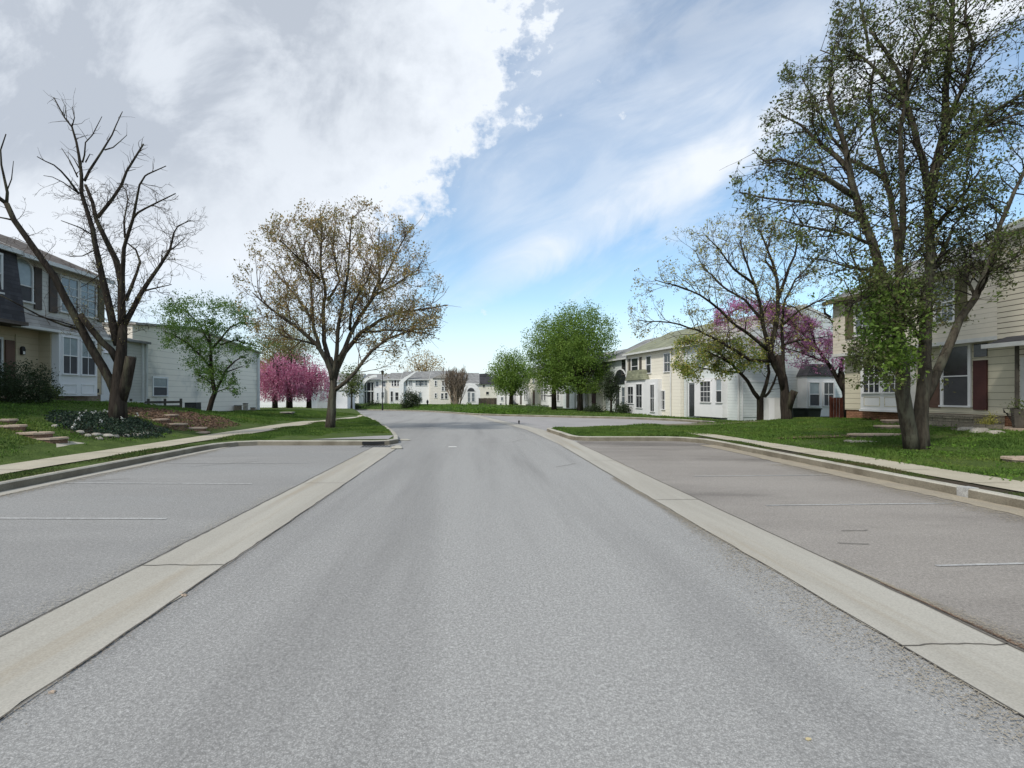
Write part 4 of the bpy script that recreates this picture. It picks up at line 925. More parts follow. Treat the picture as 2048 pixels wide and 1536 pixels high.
# --- bare, half-dead tree on the left lawn
D1 = 17.0
tz = zlL(-11.7, D1)
T = Tree('bare_tree', 'large half dead bare tree with dark trunk and cut stub on the left lawn', 'tree', (P(236, 830, D1).x, D1, tz), 11)
yb = HY + (CH - tz + .15) * F / D1
ids = [T.trace([(236, yb), (236, 815), (237, 790), (238, 760), (240, 735), (243, 700), (245, 670), (246, 650)], 20.5, 9, D1)]
T.tubes[0][1][:3] *= 1.1
T.trace([(242, 800), (251, 770), (257, 742), (262, 714)], 13, 12, D1, -.15)             # cut stub
ids += [T.trace([(232, 790), (222, 765), (205, 733), (185, 700), (168, 668), (150, 632), (132, 600), (110, 555), (87, 523), (53, 475), (28, 440), (13, 407)], 12, 7, D1, -.8),
        T.trace([(236, 725), (222, 700), (203, 683), (180, 655), (160, 628)], 9, 7.5, D1, -.5),
        T.trace([(13, 407), (-3, 395), (-30, 350), (-60, 300)], 6, 3, D1, -1.5), T.trace([(13, 407), (15, 385), (10, 362), (3, 330), (1, 300), (12, 268)], 4.5, 1.4, D1, -.9),
        T.trace([(13, 384), (23, 358), (27, 322)], 2, .8, D1, -.8), T.trace([(30, 441), (12, 437), (-15, 432)], 3, 1.5, D1, -.9),
        T.trace([(172, 662), (127, 650), (79, 631), (24, 602), (-10, 585)], 3.6, 1.5, D1, -1.6), T.trace([(150, 652), (110, 640), (71, 632), (40, 622)], 2, .8, D1, -1.4),
        T.trace([(243, 715), (245, 665), (243, 613), (243, 570), (232, 520), (211, 478), (192, 438), (185, 404), (171, 370)], 13, 4, D1, .9),
        T.trace([(236, 690), (222, 630), (206, 562), (195, 510), (185, 457), (171, 412), (163, 386), (163, 349), (158, 312), (153, 285), (144, 254), (129, 235), (108, 195)], 11, 1.2, D1, .3),
        T.trace([(144, 254), (149, 235), (144, 214)], 1.8, .8, D1, .4), T.trace([(129, 233), (132, 215), (123, 197)], 1.2, .6, D1, .4),
        T.trace([(195, 435), (224, 399), (243, 370), (253, 343), (274, 309), (287, 288)], 5.2, 2.2, D1, 1.6), T.trace([(253, 343), (272, 338)], 1.2, .6, D1, 1.4),
        T.trace([(169, 362), (179, 341), (203, 304), (224, 270), (232, 251), (245, 223)], 4, 1, D1, .8), T.trace([(209, 300), (226, 295), (240, 283), (254, 270)], 2, .8, D1, .9),
        T.trace([(165, 325), (169, 310), (171, 285), (185, 270), (204, 233)], 2.4, .8, D1, -.2), T.trace([(171, 325), (180, 308), (186, 310)], 2, .9, D1, .2),
        T.trace([(158, 388), (137, 359), (122, 342), (108, 330), (90, 322), (74, 313)], 3.6, 1.2, D1, -.8), T.trace([(156, 386), (127, 365), (105, 354), (87, 351)], 2.2, .8, D1, -.3),
        T.trace([(155, 354), (140, 322), (123, 296)], 2.2, .8, D1, .5), T.trace([(158, 336), (148, 318), (136, 304)], 1.8, .7, D1, .9),
        T.trace([(240, 660), (245, 600), (245, 549), (248, 496), (253, 478), (266, 438), (274, 396), (279, 370), (290, 352), (296, 348), (332, 332)], 8, 1.0, D1, -1.1),
        T.trace([(266, 437), (276, 425), (290, 417), (320, 402), (351, 387)], 3, 1.2, D1, -1.6), T.trace([(250, 475), (248, 443), (256, 399), (252, 380), (245, 372)], 3, 1, D1, .2),
        T.trace([(248, 650), (262, 625), (280, 590), (298, 562), (322, 528), (340, 499), (348, 465), (356, 452), (382, 440)], 8, 1.0, D1, .8), T.trace([(338, 502), (350, 494), (368, 477)], 2.2, .8, D1, 1.2),
        T.trace([(322, 528), (325, 500)], 1.6, 1, D1, .7),
        T.trace([(252, 600), (266, 565), (280, 523), (272, 500), (256, 487)], 5, 2, D1, 1.2), T.trace([(290, 581), (316, 575), (343, 569)], 2.6, 1, D1, 0),
        T.trace([(190, 500), (165, 512), (140, 513)], 2, 1, D1, -.7), T.trace([(185, 470), (160, 455), (122, 441)], 2.4, 1, D1, -.5), T.trace([(206, 545), (185, 560), (160, 575)], 2, .9, D1, 1.)]
for k_ in range(2, len(T.tubes)): T.tubes[k_][1][:] *= .88
K = dict(wander=.24, up=.04, ang=(30, 75), n=(0, 3.6, 3.4, 2), ratio=(.38, .65), rmin=.0045, leafn=0, tubemin=.03, env=lambda p: 365 < HY - F * (p[2] - CH) / p[1] < 760)
T.spawn(ids[10:], 2.0, (.35, 1.2), .014, K, tmin=.0, maxlev=3)
T.spawn(ids[9:14], 7.0, (.4, 1.3), .012, K, tmin=.05, maxlev=3)
T.spawn([ids[-9], ids[-8], ids[-7], ids[-6], ids[-4]], 5.0, (.4, 1.3), .012, K, tmin=.0, maxlev=3)
T.spawn(ids[:1] + ids[1:3], 2.2, (.4, 1.1), .012, K, tmin=.3, maxlev=3)
# low twigs crossing towards the house wall
for px, py in ((100, 650), (140, 620), (170, 600), (190, 580), (160, 560), (200, 640), (215, 610)):
    T.grow(np.array(P(px, py, D1 + .3)), np.array([T.r.uniform(-1, 1), .2, T.r.uniform(0, 1)]), 1.2, .01, 1, 3, K)
T.leaf = [p for p, k in zip(T.s1, T.r.random(len(T.s1))) if k < .08 and 2.2 < p[2] < 6.5 and abs(p[0] + 11.6) < 1.6]
T.finish(MT['bark'], MT['twig'], MT['leafol'], .05, 2, .05, crown_name='sparse_foliage', sides=10)

# --- maple at the end of the left bay
D3 = 23.4; tx, tzz = P(660, 853, D3).x, zlL(-6.5, D3)
T = Tree('budding_tree', 'round crowned street tree with brownish spring buds beside the end of the left parking bay', 'tree', (tx, D3, tzz), 21)
ids = [T.trace([(660, 862), (661, 845), (664, 800), (667, 770), (666, 748), (664, 728), (660, 715)], 11.5, 5.0, D3),
       T.trace([(667, 764), (662, 742), (653, 720), (635, 691), (610, 668), (585, 648), (545, 620), (505, 585)], 6.5, 1.2, D3, -1.0),
       T.trace([(667, 760), (664, 736), (656, 712), (648, 683), (646, 630), (651, 591), (641, 530), (643, 470), (640, 415)], 6, 1, D3, 1.0),
       T.trace([(640, 696), (627, 657), (624, 610), (622, 560), (605, 510), (590, 470)], 4, 1, D3, .6), T.trace([(624, 640), (598, 600), (570, 565), (535, 530)], 3, .9, D3, 2.5),
       T.trace([(667, 762), (670, 735), (674, 700), (677, 650), (688, 590), (697, 540), (700, 480), (705, 430)], 5, 1, D3, -1.4),
       T.trace([(667, 764), (674, 738), (690, 704), (722, 665), (760, 640), (800, 625), (850, 618), (895, 610)], 6.5, 1, D3, 1.8), T.trace([(722, 665), (770, 660), (820, 662), (870, 670)], 3, .8, D3, -1.2),
       T.trace([(668, 782), (690, 765), (710, 745), (743, 702), (775, 678), (820, 660), (880, 655)], 4.5, .9, D3, -1.2),
       T.trace([(676, 722), (700, 670), (722, 630), (750, 590), (775, 545), (795, 500), (815, 465)], 5, 1, D3, .2), T.trace([(735, 612), (760, 560), (755, 500), (760, 455)], 3.4, 1, D3, 2.4),
       T.trace([(750, 590), (790, 570), (835, 540), (845, 520)], 3, .9, D3, 2.2), T.trace([(656, 600), (680, 560), (665, 500), (672, 440)], 3, .9, D3, 3.0), T.trace([(632, 690), (600, 680), (560, 670), (530, 672)], 2.6, .9, D3, 1.5),
       T.trace([(640, 560), (615, 530), (580, 500), (560, 480)], 2.6, .9, D3, -2.2), T.trace([(700, 660), (705, 610), (735, 560), (745, 520)], 3, .9, D3, -2.6)]
cC = np.array(P(685, 590, D3)); 
def envM(p):
    q = (p - cC) / np.array([4.75, 4.4, 4.05]); return q[0] ** 2 + q[1] ** 2 + q[2] ** 2 < 1.05 and p[2] > tzz + 2.1
K = dict(wander=.16, up=.07, ang=(25, 60), n=(0, 4.2, 3.6, 2), ratio=(.45, .7), rmin=.005, leafn=1, tubemin=.03, env=envM)
T.spawn(ids[1:], 4.2, (1.0, 2.3), .026, K, tmin=.22, maxlev=3)
T.finish(MT['barkg'], MT['twigm'], MT['leafbud'], .095, 2, .08, mleaf2=MT['leafol'], clump=.22)

# --- big leafing tree on the right lawn
D5 = 13.4; b5 = (P(1838, 895, D5).x, D5, zlR(11.45, D5))
T = Tree('leafing_tree', 'tall twin trunked tree with dark green new leaves standing on the right lawn', 'tree', b5, 31)
ids = [T.trace([(1824, 905), (1820, 870), (1812, 830), (1805, 786), (1806, 745), (1800, 690), (1788, 630), (1772, 580), (1762, 547), (1746, 488), (1719, 418), (1703, 363), (1699, 340), (1690, 290), (1672, 242), (1655, 190)], 15.5, 3, D5, -.8),
       T.trace([(1846, 905), (1843, 870), (1841, 830), (1845, 795), (1850, 750), (1851, 679), (1850, 619), (1856, 569), (1861, 530), (1859, 460), (1859, 391), (1848, 324), (1828, 254), (1809, 195), (1800, 150), (1770, 100), (1740, 60)], 15, 3, D5, .7, start=False),
       T.trace([(1848, 800), (1860, 777), (1878, 735), (1903, 680), (1919, 639), (1951, 595), (1969, 550), (1989, 500), (2000, 450), (2030, 380), (2060, 320)], 10.5, 3, D5, .5),
       T.trace([(1705, 390), (1680, 375), (1641, 348), (1602, 332), (1560, 318), (1528, 322), (1506, 300)], 5.5, .6, D5, -1.5), T.trace([(1699, 340), (1672, 312), (1641, 289), (1602, 250), (1574, 236), (1545, 215)], 5, .6, D5, .6),
       T.trace([(1725, 440), (1690, 424), (1660, 410), (1620, 404), (1586, 402), (1530, 396), (1478, 384)], 4.5, .9, D5, 1.0), T.trace([(1745, 490), (1700, 470), (1660, 462), (1600, 450), (1560, 440)], 3.5, .9, D5, -2),
       T.trace([(1800, 640), (1800, 570), (1797, 508), (1781, 391), (1770, 359), (1758, 305), (1746, 254), (1740, 190), (1750, 120)], 8, 2, D5, 1.8),
       T.trace([(1797, 520), (1805, 470), (1805, 352), (1801, 254), (1815, 180), (1830, 100)], 6.5, 1.5, D5, -1.2), T.trace([(1770, 359), (1735, 335), (1700, 320), (1660, 270), (1630, 200), (1600, 150)], 4, 1, D5, 2.5),
       T.trace([(1859, 391), (1871, 332), (1891, 254), (1891, 176), (1898, 117), (1906, 0), (1900, -60)], 9, 3, D5, 1.2), T.trace([(1885, 280), (1905, 220), (1934, 156), (1945, 86), (1930, 39), (1935, -30)], 5, 1.5, D5, -.5),
       T.trace([(1870, 340), (1914, 285), (1950, 250), (1992, 219), (2048, 187), (2100, 160)], 5.5, 2, D5, .6), T.trace([(1880, 320), (1930, 270), (1980, 250), (2050, 220)], 3.5, 1.5, D5, -1.2),
       T.trace([(1828, 254), (1800, 190), (1770, 156), (1719, 109), (1680, 115), (1640, 100)], 5, 1, D5, 1.8), T.trace([(1809, 195), (1820, 130), (1860, 60), (1870, -20)], 4, 1.5, D5, -1.2), T.trace([(1740, 110), (1730, 50), (1720, 0), (1700, -40)], 3.5, 1.2, D5, 1.8),
       T.trace([(1860, 470), (1890, 430), (1920, 400), (1960, 340)], 5, 1.2, D5, -1.6), T.trace([(1855, 560), (1880, 520), (1900, 470), (1930, 420)], 5, 1.2, D5, 1.8), T.trace([(1795, 600), (1760, 590), (1720, 600), (1690, 620)], 4, 1, D5, -1.8),
       T.trace([(1800, 690), (1770, 670), (1740, 660), (1715, 655)], 4, 1, D5, -1.), T.trace([(1850, 690), (1830, 660), (1800, 620), (1770, 560)], 4, 1.2, D5, -2.), T.trace([(1762, 547), (1735, 540), (1700, 535), (1650, 520), (1600, 515)], 3, .8, D5, .5),
       T.trace([(1951, 595), (1935, 560), (1930, 510), (1920, 460)], 3.5, 1, D5, 1.2), T.trace([(1800, 700), (1790, 720), (1760, 725), (1735, 735)], 3, .8, D5, -1.2), T.trace([(1672, 242), (1660, 170), (1665, 110), (1690, 60)], 3, .8, D5, .6)]
for k_ in range(len(T.tubes)): T.tubes[k_][1][:] *= (1.16 if k_ < 3 else 1.3)
def env5(p):
    px = VX + F * p[0] / p[1]; py = HY - F * (p[2] - CH) / p[1]
    if px < 1462: return False
    if py > 480 and px < 1600: return False
    if px < 1720 and py < 285 - (px - 1480) * 1.28 + 34 * math.sin(px * .055) + 22 * math.sin(px * .13 + 1): return False
    if px < 1500 and 300 < py < 350: return False
    if px < 1690 and py > 560: return False
    if py > 775: return False
    if px > 1900 and 600 < py: return False
    return True
K = dict(wander=.20, up=.03, ang=(28, 70), n=(0, 4.2, 3.4, 2), ratio=(.42, .68), rmin=.0042, leafn=1, leafp=1.0, tubemin=.03, env=env5)
T.spawn(ids[3:], 4.6, (.7, 1.7), .022, K, tmin=.12, maxlev=3)
T.spawn(ids[:3], 4.0, (.7, 1.7), .022, K, tmin=.38, maxlev=3)
T.spawn([i_ for i_ in ids[10:14]] + ids[17:19], 3.2, (.8, 1.8), .022, K, tmin=.1, maxlev=3)
LOW = []
# dense leafy shoots low on the left trunk
for _ in range(520):
    px, py = T.r.normal(1768, 34), T.r.uniform(560, 745); 
    if py > 700: px = T.r.normal(1780, 22)
    c_ = np.array(P(px, py, D5 + T.r.normal(-.5, .55)))
    for k in range(11): (LOW if T.r.random() < .7 else T.leaf).append(c_ + T.r.normal(0, .16, 3))
for _ in range(110):
    px, py = T.r.normal(1885, 34), T.r.uniform(500, 650); c_ = np.array(P(px, py, D5 + T.r.normal(.4, .5)))
    for k in range(9): T.leaf.append(c_ + T.r.normal(0, .16, 3))
T.finish(MT['barkg'], MT['bark'], MT['leafdk'], .080, 2, .07, mleaf2=MT['leafbr'], sides=12, clump=.36)
LOW = [q_ for q_, k_ in zip(LOW, clumpy(np.array(LOW), .35, T.r, 4.5)) if k_]
low_ = np.array(LOW) - T.o; leaves('crown', np.repeat(low_, 2, axis=0) + T.r.normal(0, .05, (len(low_) * 2, 3)), .095, MT['leafgr'], T.root, T.r)

# --- mid right tree and its small neighbour
D6 = 25.0; b6 = (P(1572, 850, D6).x, D6, zlR(14.9, D6))
T = Tree('sparse_tree', 'dark trunked spreading tree with sparse pale buds in front of the pale blue end wall', 'tree', b6, 41)
ids = [T.trace([(1574, 862), (1573, 830), (1570, 790), (1567, 757), (1560, 730), (1556, 710)], 13, 6, D6), T.trace([(1574, 822), (1581, 800), (1586, 788), (1589, 782)], 9, 8, D6, -.3),
       T.trace([(1569, 790), (1566, 760), (1552, 735), (1540, 712), (1545, 680), (1556, 620), (1556, 580), (1550, 540), (1535, 500), (1520, 460)], 8, 1.5, D6, .6),
       T.trace([(1568, 785), (1560, 752), (1541, 704), (1528, 660), (1522, 615), (1510, 570), (1495, 530), (1480, 480)], 6.5, 1.2, D6, -1.2),
       T.trace([(1570, 790), (1569, 756), (1566, 700), (1563, 650), (1570, 600), (1590, 560), (1620, 530), (1650, 500)], 5, 1, D6, 1.8),
       T.trace([(1536, 700), (1500, 670), (1470, 650), (1440, 620), (1400, 590), (1350, 570), (1310, 560)], 4, .8, D6, -1.8), T.trace([(1524, 640), (1490, 600), (1455, 580), (1410, 540), (1390, 500)], 3.5, .8, D6, 1.2),
       T.trace([(1546, 722), (1500, 720), (1470, 700), (1435, 680), (1395, 660), (1340, 645), (1275, 640)], 4, .8, D6, -.6), T.trace([(1556, 600), (1570, 560), (1590, 510), (1600, 460), (1600, 430)], 4, .8, D6, -1.),
       T.trace([(1565, 650), (1600, 620), (1640, 600), (1680, 575)], 3.2, .7, D6, -.6), T.trace([(1566, 690), (1600, 680), (1640, 675), (1670, 670)], 2.6, .7, D6, .8), T.trace([(1556, 560), (1530, 520), (1540, 470), (1560, 430)], 3, .7, D6, 2.),
       T.trace([(1510, 570), (1470, 540), (1440, 500), (1410, 470)], 3, .7, D6, -2.2)]
def env6(p):
    px = VX + F * p[0] / p[1]; py = HY - F * (p[2] - CH) / p[1]; q = ((px - 1480) / 225) ** 2 + ((py - 610) / 185) ** 2
    return q < 1.0 and py < 745
K = dict(wander=.17, up=.04, ang=(25, 60), n=(0, 3.6, 3.2, 2), ratio=(.45, .7), rmin=.0055, leafn=1, leafp=.55, tubemin=.03, env=env6)
T.spawn(ids[2:], 3.4, (.9, 2.1), .024, K, tmin=.2, maxlev=3)
T.finish(MT['bark'], MT['twig'], MT['leafye'], .09, 2, .07, mleaf2=MT['leafol'], sides=10)
D7 = 26.6; b7 = (P(1521, 845, D7).x, D7, zlR(14.6, D7))
T = Tree('forked_tree', 'small dark forked tree with yellow green leaves left of the spreading tree', 'tree', b7, 43)
ids = [T.trace([(1521, 856), (1521, 835), (1521, 812), (1520, 795)], 8.5, 7, D7), T.trace([(1520, 800), (1508, 785), (1495, 762), (1480, 745), (1465, 730), (1440, 715), (1410, 700)], 5, 1, D7, -1),
       T.trace([(1523, 798), (1532, 770), (1538, 745), (1535, 715), (1525, 690)], 5, 1.5, D7, .6), T.trace([(1524, 800), (1538, 785), (1548, 765), (1556, 740)], 3.4, 1.5, D7, -.4), T.trace([(1480, 745), (1440, 742), (1400, 735), (1365, 730)], 2.6, .8, D7, .5),
       T.trace([(1465, 730), (1430, 700), (1390, 680), (1355, 690)], 2.6, .8, D7, 1.2)]
def env7(p):
    px = VX + F * p[0] / p[1]; py = HY - F * (p[2] - CH) / p[1]; return ((px - 1440) / 108) ** 2 + ((py - 715) / 52) ** 2 < 1
K = dict(wander=.2, up=.02, ang=(30, 70), n=(0, 3.6, 3, 2), ratio=(.45, .7), rmin=.0055, leafn=1, tubemin=.03, env=env7)
T.spawn(ids[1:], 5.5, (.5, 1.4), .02, K, tmin=.25, maxlev=3)
T.finish(MT['bark'], MT['twig'], MT['leafye'], .11, 4, .12, mleaf2=MT['leafgr'], clump=.2)
# --- redbud
D8 = 28.5; b8 = (P(1694, 830, D8).x, D8, .1)
T = Tree('redbud_tree', 'tree with purple blossom growing behind the corner of the cream house', 'tree', b8, 47)
ids = [T.trace([(1697, 838), (1694, 800), (1688, 770), (1681, 745)], 9, 7, D8), T.trace([(1690, 785), (1680, 768), (1668, 745), (1655, 725), (1630, 690), (1600, 660), (1560, 640)], 5.5, 1, D8, .4),
       T.trace([(1681, 745), (1685, 715), (1684, 690), (1675, 660), (1650, 625)], 5, 1, D8, .8), T.trace([(1655, 725), (1620, 712), (1585, 700), (1550, 695)], 3.2, .8, D8, .9), T.trace([(1630, 690), (1620, 650), (1590, 615), (1540, 600)], 3, .8, D8, -.5),
       T.trace([(1600, 660), (1560, 620), (1510, 610), (1470, 620), (1440, 640)], 3, .8, D8, 1.2)]
def env8(p):
    px = VX + F * p[0] / p[1]; py = HY - F * (p[2] - CH) / p[1]; t = (px - 1450) / 240
    return 1430 < px < 1700 and (590 + 95 * t * t) < py < (690 + 75 * t)
K = dict(wander=.18, up=.02, ang=(25, 60), n=(0, 4, 3.4, 2), ratio=(.45, .7), rmin=.0055, leafn=1, tubemin=.03, env=env8)
T.spawn(ids[1:], 6.5, (.7, 1.7), .02, K, tmin=.15, maxlev=3)
T.finish(MT['bark'], MT['twig'], MT['purple'], .09, 4, .09, clump=.1)
# --- small green tree on the left lawn
D2 = 30.0; b2 = (P(417, 832, D2).x, D2, zlL(-15.4, D2))
T = Tree('small_green_tree', 'small leaning tree with green tiered foliage before the long beige wall', 'tree', b2, 51)
ids = [T.trace([(416, 842), (418, 822), (424, 800), (430, 785), (425, 760), (422, 720), (420, 680), (408, 640)], 6.5, 1.5, D2), T.trace([(428, 790), (440, 765), (452, 740), (470, 722), (495, 708)], 3.5, .8, D2, .4),
       T.trace([(424, 740), (405, 715), (380, 690), (345, 668), (325, 662)], 3, .8, D2, -.6), T.trace([(422, 700), (440, 680), (460, 655), (480, 645), (505, 648)], 3, .8, D2, -.5), T.trace([(420, 690), (400, 650), (375, 625), (355, 605)], 2.5, .8, D2, .6),
       T.trace([(425, 770), (410, 756), (392, 748)], 1.8, .7, D2, -.3), T.trace([(450, 745), (470, 738), (486, 732)], 1.8, .7, D2, -.3), T.trace([(440, 690), (470, 680), (505, 690), (528, 695)], 2.2, .7, D2, .8), T.trace([(430, 785), (450, 778), (470, 776)], 1.5, .6, D2, .2)]
cl = [(345, 622, 30, 22), (385, 608, 32, 20), (425, 612, 30, 18), (465, 618, 30, 20), (490, 640, 26, 18), (360, 655, 34, 18), (400, 650, 30, 24), (440, 655, 25, 22), (345, 680, 26, 16), (385, 690, 28, 18), (425, 700, 24, 24),
      (470, 695, 30, 14), (510, 690, 24, 14), (535, 690, 16, 10), (395, 722, 28, 16), (430, 740, 22, 24), (455, 765, 22, 12), (470, 780, 14, 8), (420, 770, 14, 14), (410, 745, 22, 12), (335, 650, 20, 12)]
for (x, y, rx_, ry_) in cl:
    for _ in range(int(rx_ * ry_ / 9)):
        c_ = np.array(P(x + T.r.normal(0, rx_ * .48), y + T.r.normal(0, ry_ * .48), D2 + T.r.normal(0, .9)))
        for k in range(10): T.leaf.append(c_ + T.r.normal(0, 1, 3) * np.array([.19, .19, .11]))
        j = ids[T.r.integers(1, len(ids))]; 
K = dict(wander=.2, up=.02, ang=(30, 70), n=(0, 3, 3, 2), ratio=(.45, .7), rmin=.005, leafn=1, tubemin=.03)
T.spawn(ids, 3, (.4, .9), .016, K, tmin=.3, maxlev=3)
T.finish(MT['bark'], MT['twig'], MT['leafsm'], .10, 2, .05, clump=.22)

# --- generic background trees
def bgtree(name, label, px, pyb, pyt, wpx, d, mleaf, seed, zb=None, trunk=.18, ncl=420, per=22, cs=.32, lsz=.14, low=.0, group=None, mt='bark', cz=.56, pw=.45, limbs=6, cat='tree', trfrac=.3, skew=0, mleaf2=None):
    r = np.random.default_rng(seed); b_ = P(px, pyb, d)
    if zb is None: zb = b_.z
    root = thing(name, label, cat, (b_.x, d, zb), 0, group)
    H = P(px, pyt, d).z - zb; W = wpx * d / F
    rad = np.array([W / 2, W / 2 * .9, H * (1 - trfrac * .8) / 2]); c = np.array([skew, 0, H - rad[2]])
    mb = MB(); tp = [(0, 0, -.15), (0.02, 0, H * trfrac), (skew * .5, 0, H * .55)]; mb.tube(tp, [trunk * 1.15, trunk * .85, trunk * .45], 8)
    cen, q = crown_points(r, c, rad, int(ncl * 1.6), int(per * 1.35), cs, pw=pw)
    for k in range(limbs * 5):
        e = cen[r.integers(0, len(cen))]; s0 = np.array([0, 0, H * r.uniform(trfrac * .8, .55)]); m_ = (s0 + e) / 2 + np.array([0, 0, -.2]) * r.random()
        mb.tube([Vector(s0), Vector(m_), Vector(e)], [trunk * .38, trunk * .22, .02], 5)
    mb.build('trunk', MT[mt], root, True)
    q = q[q[:, 2] > H * low]; q = q[clumpy(q, .10, r, 3.0 * 5 / max(W, 3))]
    if mleaf2:
        k = r.random(len(q)) < .5; leaves('crown', q[k], lsz, mleaf, root, r); leaves('crown', q[~k], lsz, mleaf2, root, r)
    else: leaves('crown', q, lsz * 1.25, mleaf, root, r)
    return root
bgtree('green_tree', 'larger of two merged bright green trees right of the street, nearer the white row', 1160, 824, 606, 138, 52, MT['leafgr'], 61, per=26, ncl=760, cs=.30, trunk=.30, lsz=.13, low=.17, trfrac=.15, pw=.40)
bgtree('green_tree', 'shorter bright green tree merged with the taller one on its left side', 1108, 821, 628, 118, 55, MT['leafgr'], 62, per=26, ncl=520, cs=.30, trunk=.27, lsz=.13, low=.17, trfrac=.16, pw=.40)
bgtree('green_tree', 'small round green tree with dark trunk at the bend, left of the merged pair', 1022, 813, 704, 84, 72, MT['leafgr'], 63, per=24, ncl=360, cs=.34, trunk=.30, lsz=.16, low=.2, trfrac=.2, pw=.42)
bgtree('porch_tree', 'slim dark ivy covered tree at the corner of the pale grey unit', 1222, 826, 742, 30, 46, MT['shrub'], 64, per=16, ncl=90, cs=.18, trunk=.10, lsz=.12, low=.1)
bgtree('olive_tree', 'pale olive leafing tree standing behind the pink blossom', 575, 815, 632, 110, 78, MT['leafol'], 65, per=16, ncl=520, cs=.45, trunk=.2, lsz=.17, low=.3, mt='barkg', limbs=10)
bgtree('roof_tree', 'sparse brownish tree rising behind the far rooftops', 850, 800, 700, 78, 125, MT['leafbud'], 66, per=6, ncl=300, cs=.5, trunk=.22, lsz=.26, low=.3, mt='barkg', limbs=10)
bgtree('corner_tree', 'dark leafed slender tree beside the trunk of the budding street tree', 703, 817, 730, 46, 66, MT['leafdk'], 67, per=9, ncl=120, cs=.3, trunk=.12, lsz=.17, low=.25, mt='barkg')
bgtree('far_conifer', 'dark treetop behind the cream house with dark roof', 985, 800, 744, 34, 120, MT['shrub'], 68, per=10, ncl=90, cs=.4, trunk=.2, lsz=.3, low=.3)
# weeping cherries
def cherry(px, pyb, pyt, wpx, d, seed, label, dark):
    r = np.random.default_rng(seed); b_ = P(px, pyb, d); root = thing('cherry_tree', label, 'tree', tuple(b_), 0, 'weeping cherry trees beside the beige wall')
    H = P(px, pyt, d).z - b_.z; W = wpx * d / F / 2; mb = MB(); mb.tube([(0, 0, -.3), (0, 0, H * .3), (.1, 0, H * .6)], [.32, .25, .12], 8)
    q = []
    cen, _ = crown_points(r, np.array([0, 0, H * .60]), np.array([W, W * .85, H * .38]), 900, 1, .1, pw=.38, lump=.55)
    for k, c_ in enumerate(cen):
        ln = r.uniform(.3, 1.5) if c_[2] < H * .8 else r.uniform(.15, .6); n = max(2, int(ln / .11)); zz = c_[2] - np.linspace(0, ln, n)
        st = np.stack([c_[0] + np.cumsum(r.normal(0, .025, n)), c_[1] + np.cumsum(r.normal(0, .025, n)), zz], 1); q.append(st[st[:, 2] > H * .10])
        if k % 22 == 0: mb.tube([(0, 0, H * .4), (c_[0] * .5, c_[1] * .5, c_[2] * 1.0), tuple(c_)], [.08, .05, .02], 5)
    mb.build('trunk', MT['bark'], root, True)
    q = np.concatenate(q); q = np.repeat(q, 2, axis=0) + r.normal(0, .05, (len(q) * 2, 3)); q = q + r.normal(0, .05, q.shape); k_ = r.random(len(q)) < .68
    leaves('crown', q[k_], .15, MT['pink'], root, r, droop=True); leaves('crown', q[~k_], .13, MT['pinkl'], root, r)
cherry(550, 814, 710, 84, 58, 71, 'weeping cherry in pink blossom, leftmost and nearest the beige wall corner', 0)
cherry(580, 814, 706, 92, 60, 72, 'weeping cherry in pink blossom, middle one with the thickest dark trunk', 0)
cherry(618, 814, 712, 92, 62, 73, 'weeping cherry in pink blossom, rightmost beside the budding street tree', 0)
# bare twiggy tree by the far row
Dt = 84.0; bt = P(913, 817, Dt)
T = Tree('twiggy_tree', 'pale leafless twiggy tree in front of the far white row', 'tree', tuple(bt), 75)
def envT(p): 
    px = VX + F * p[0] / p[1]; py = HY - F * (p[2] - CH) / p[1]; return ((px - 912) / 36) ** 2 + ((py - 765) / 46) ** 2 < 1
K = dict(wander=.10, up=.22, ang=(12, 32), n=(9, 6, 5, 3), ratio=(.5, .75), rmin=.022, leafn=0, tubemin=.06, env=envT)
for _ in range(10):
    T.grow(np.array([bt.x + T.r.normal(0, .2), bt.y + T.r.normal(0, .2), bt.z - .1]), np.array([T.r.normal(0, .30), T.r.normal(0, .3), 1.0]), 4.4, .15, 0, 3, K)
T.finish(MT['twigp'], MT['twigp'])
# shrubs
def shrub(name, label, c, rad, m, seed, n=260, per=14, cs=.09, lsz=.06, cat='shrub', group=None):
    r = np.random.default_rng(seed); root = thing(name, label, cat, (c[0], c[1], c[2]), 0, group)
    cen, q = crown_points(r, np.array([0, 0, rad[2] * .55]), np.array(rad), n, per, cs, pw=.35, lump=.4); q = q[q[:, 2] > -.02]
    mb = MB()
    for k in range(12):
        e = cen[r.integers(0, len(cen))]; mb.tube([(0, 0, -.05), (e[0] * .5, e[1] * .5, e[2] * .6), tuple(e)], [.025, .018, .008], 5)
    mb.build('stems', MT['bark'], root); leaves('foliage', q, lsz, m, root, r); return root
shrub('shrub', 'large dark evergreen shrub against the tan house on the left edge', (P(30, 800, 17.3).x, 17.3, zlL(-15.5, 17.3)), (1.15, 1.0, .85), MT['shrub'], 81, n=600, per=22)
shrub('shrub', 'low green shrub at the foot of the white bay window', (P(100, 795, 20.2).x, 20.2, zlL(-16.3, 20.2) + .1), (.35, .4, .32), MT['leafdk'], 82, n=120)
shrub('shrub', 'small yellow green shrub beside the stone steps of the cream house', (P(1975, 850, 16.4).x, 16.4, .42), (.24, .24, .38), MT['leafye'], 83, n=70, cs=.06, lsz=.045)
shrub('round_shrub', 'tall rounded dark shrub before the far white row', tuple(P(822, 819, 80)), (1.55, 1.3, 1.9), MT['shrub'], 84, n=320, per=16, cs=.2, lsz=.2)
shrub('hedge_shrub', 'dark low shrubs at the foot of the far recessed entrance', tuple(P(745, 819, 88)), (1.9, .8, .8), MT['shrub'], 85, n=160, per=14, cs=.2, lsz=.2)
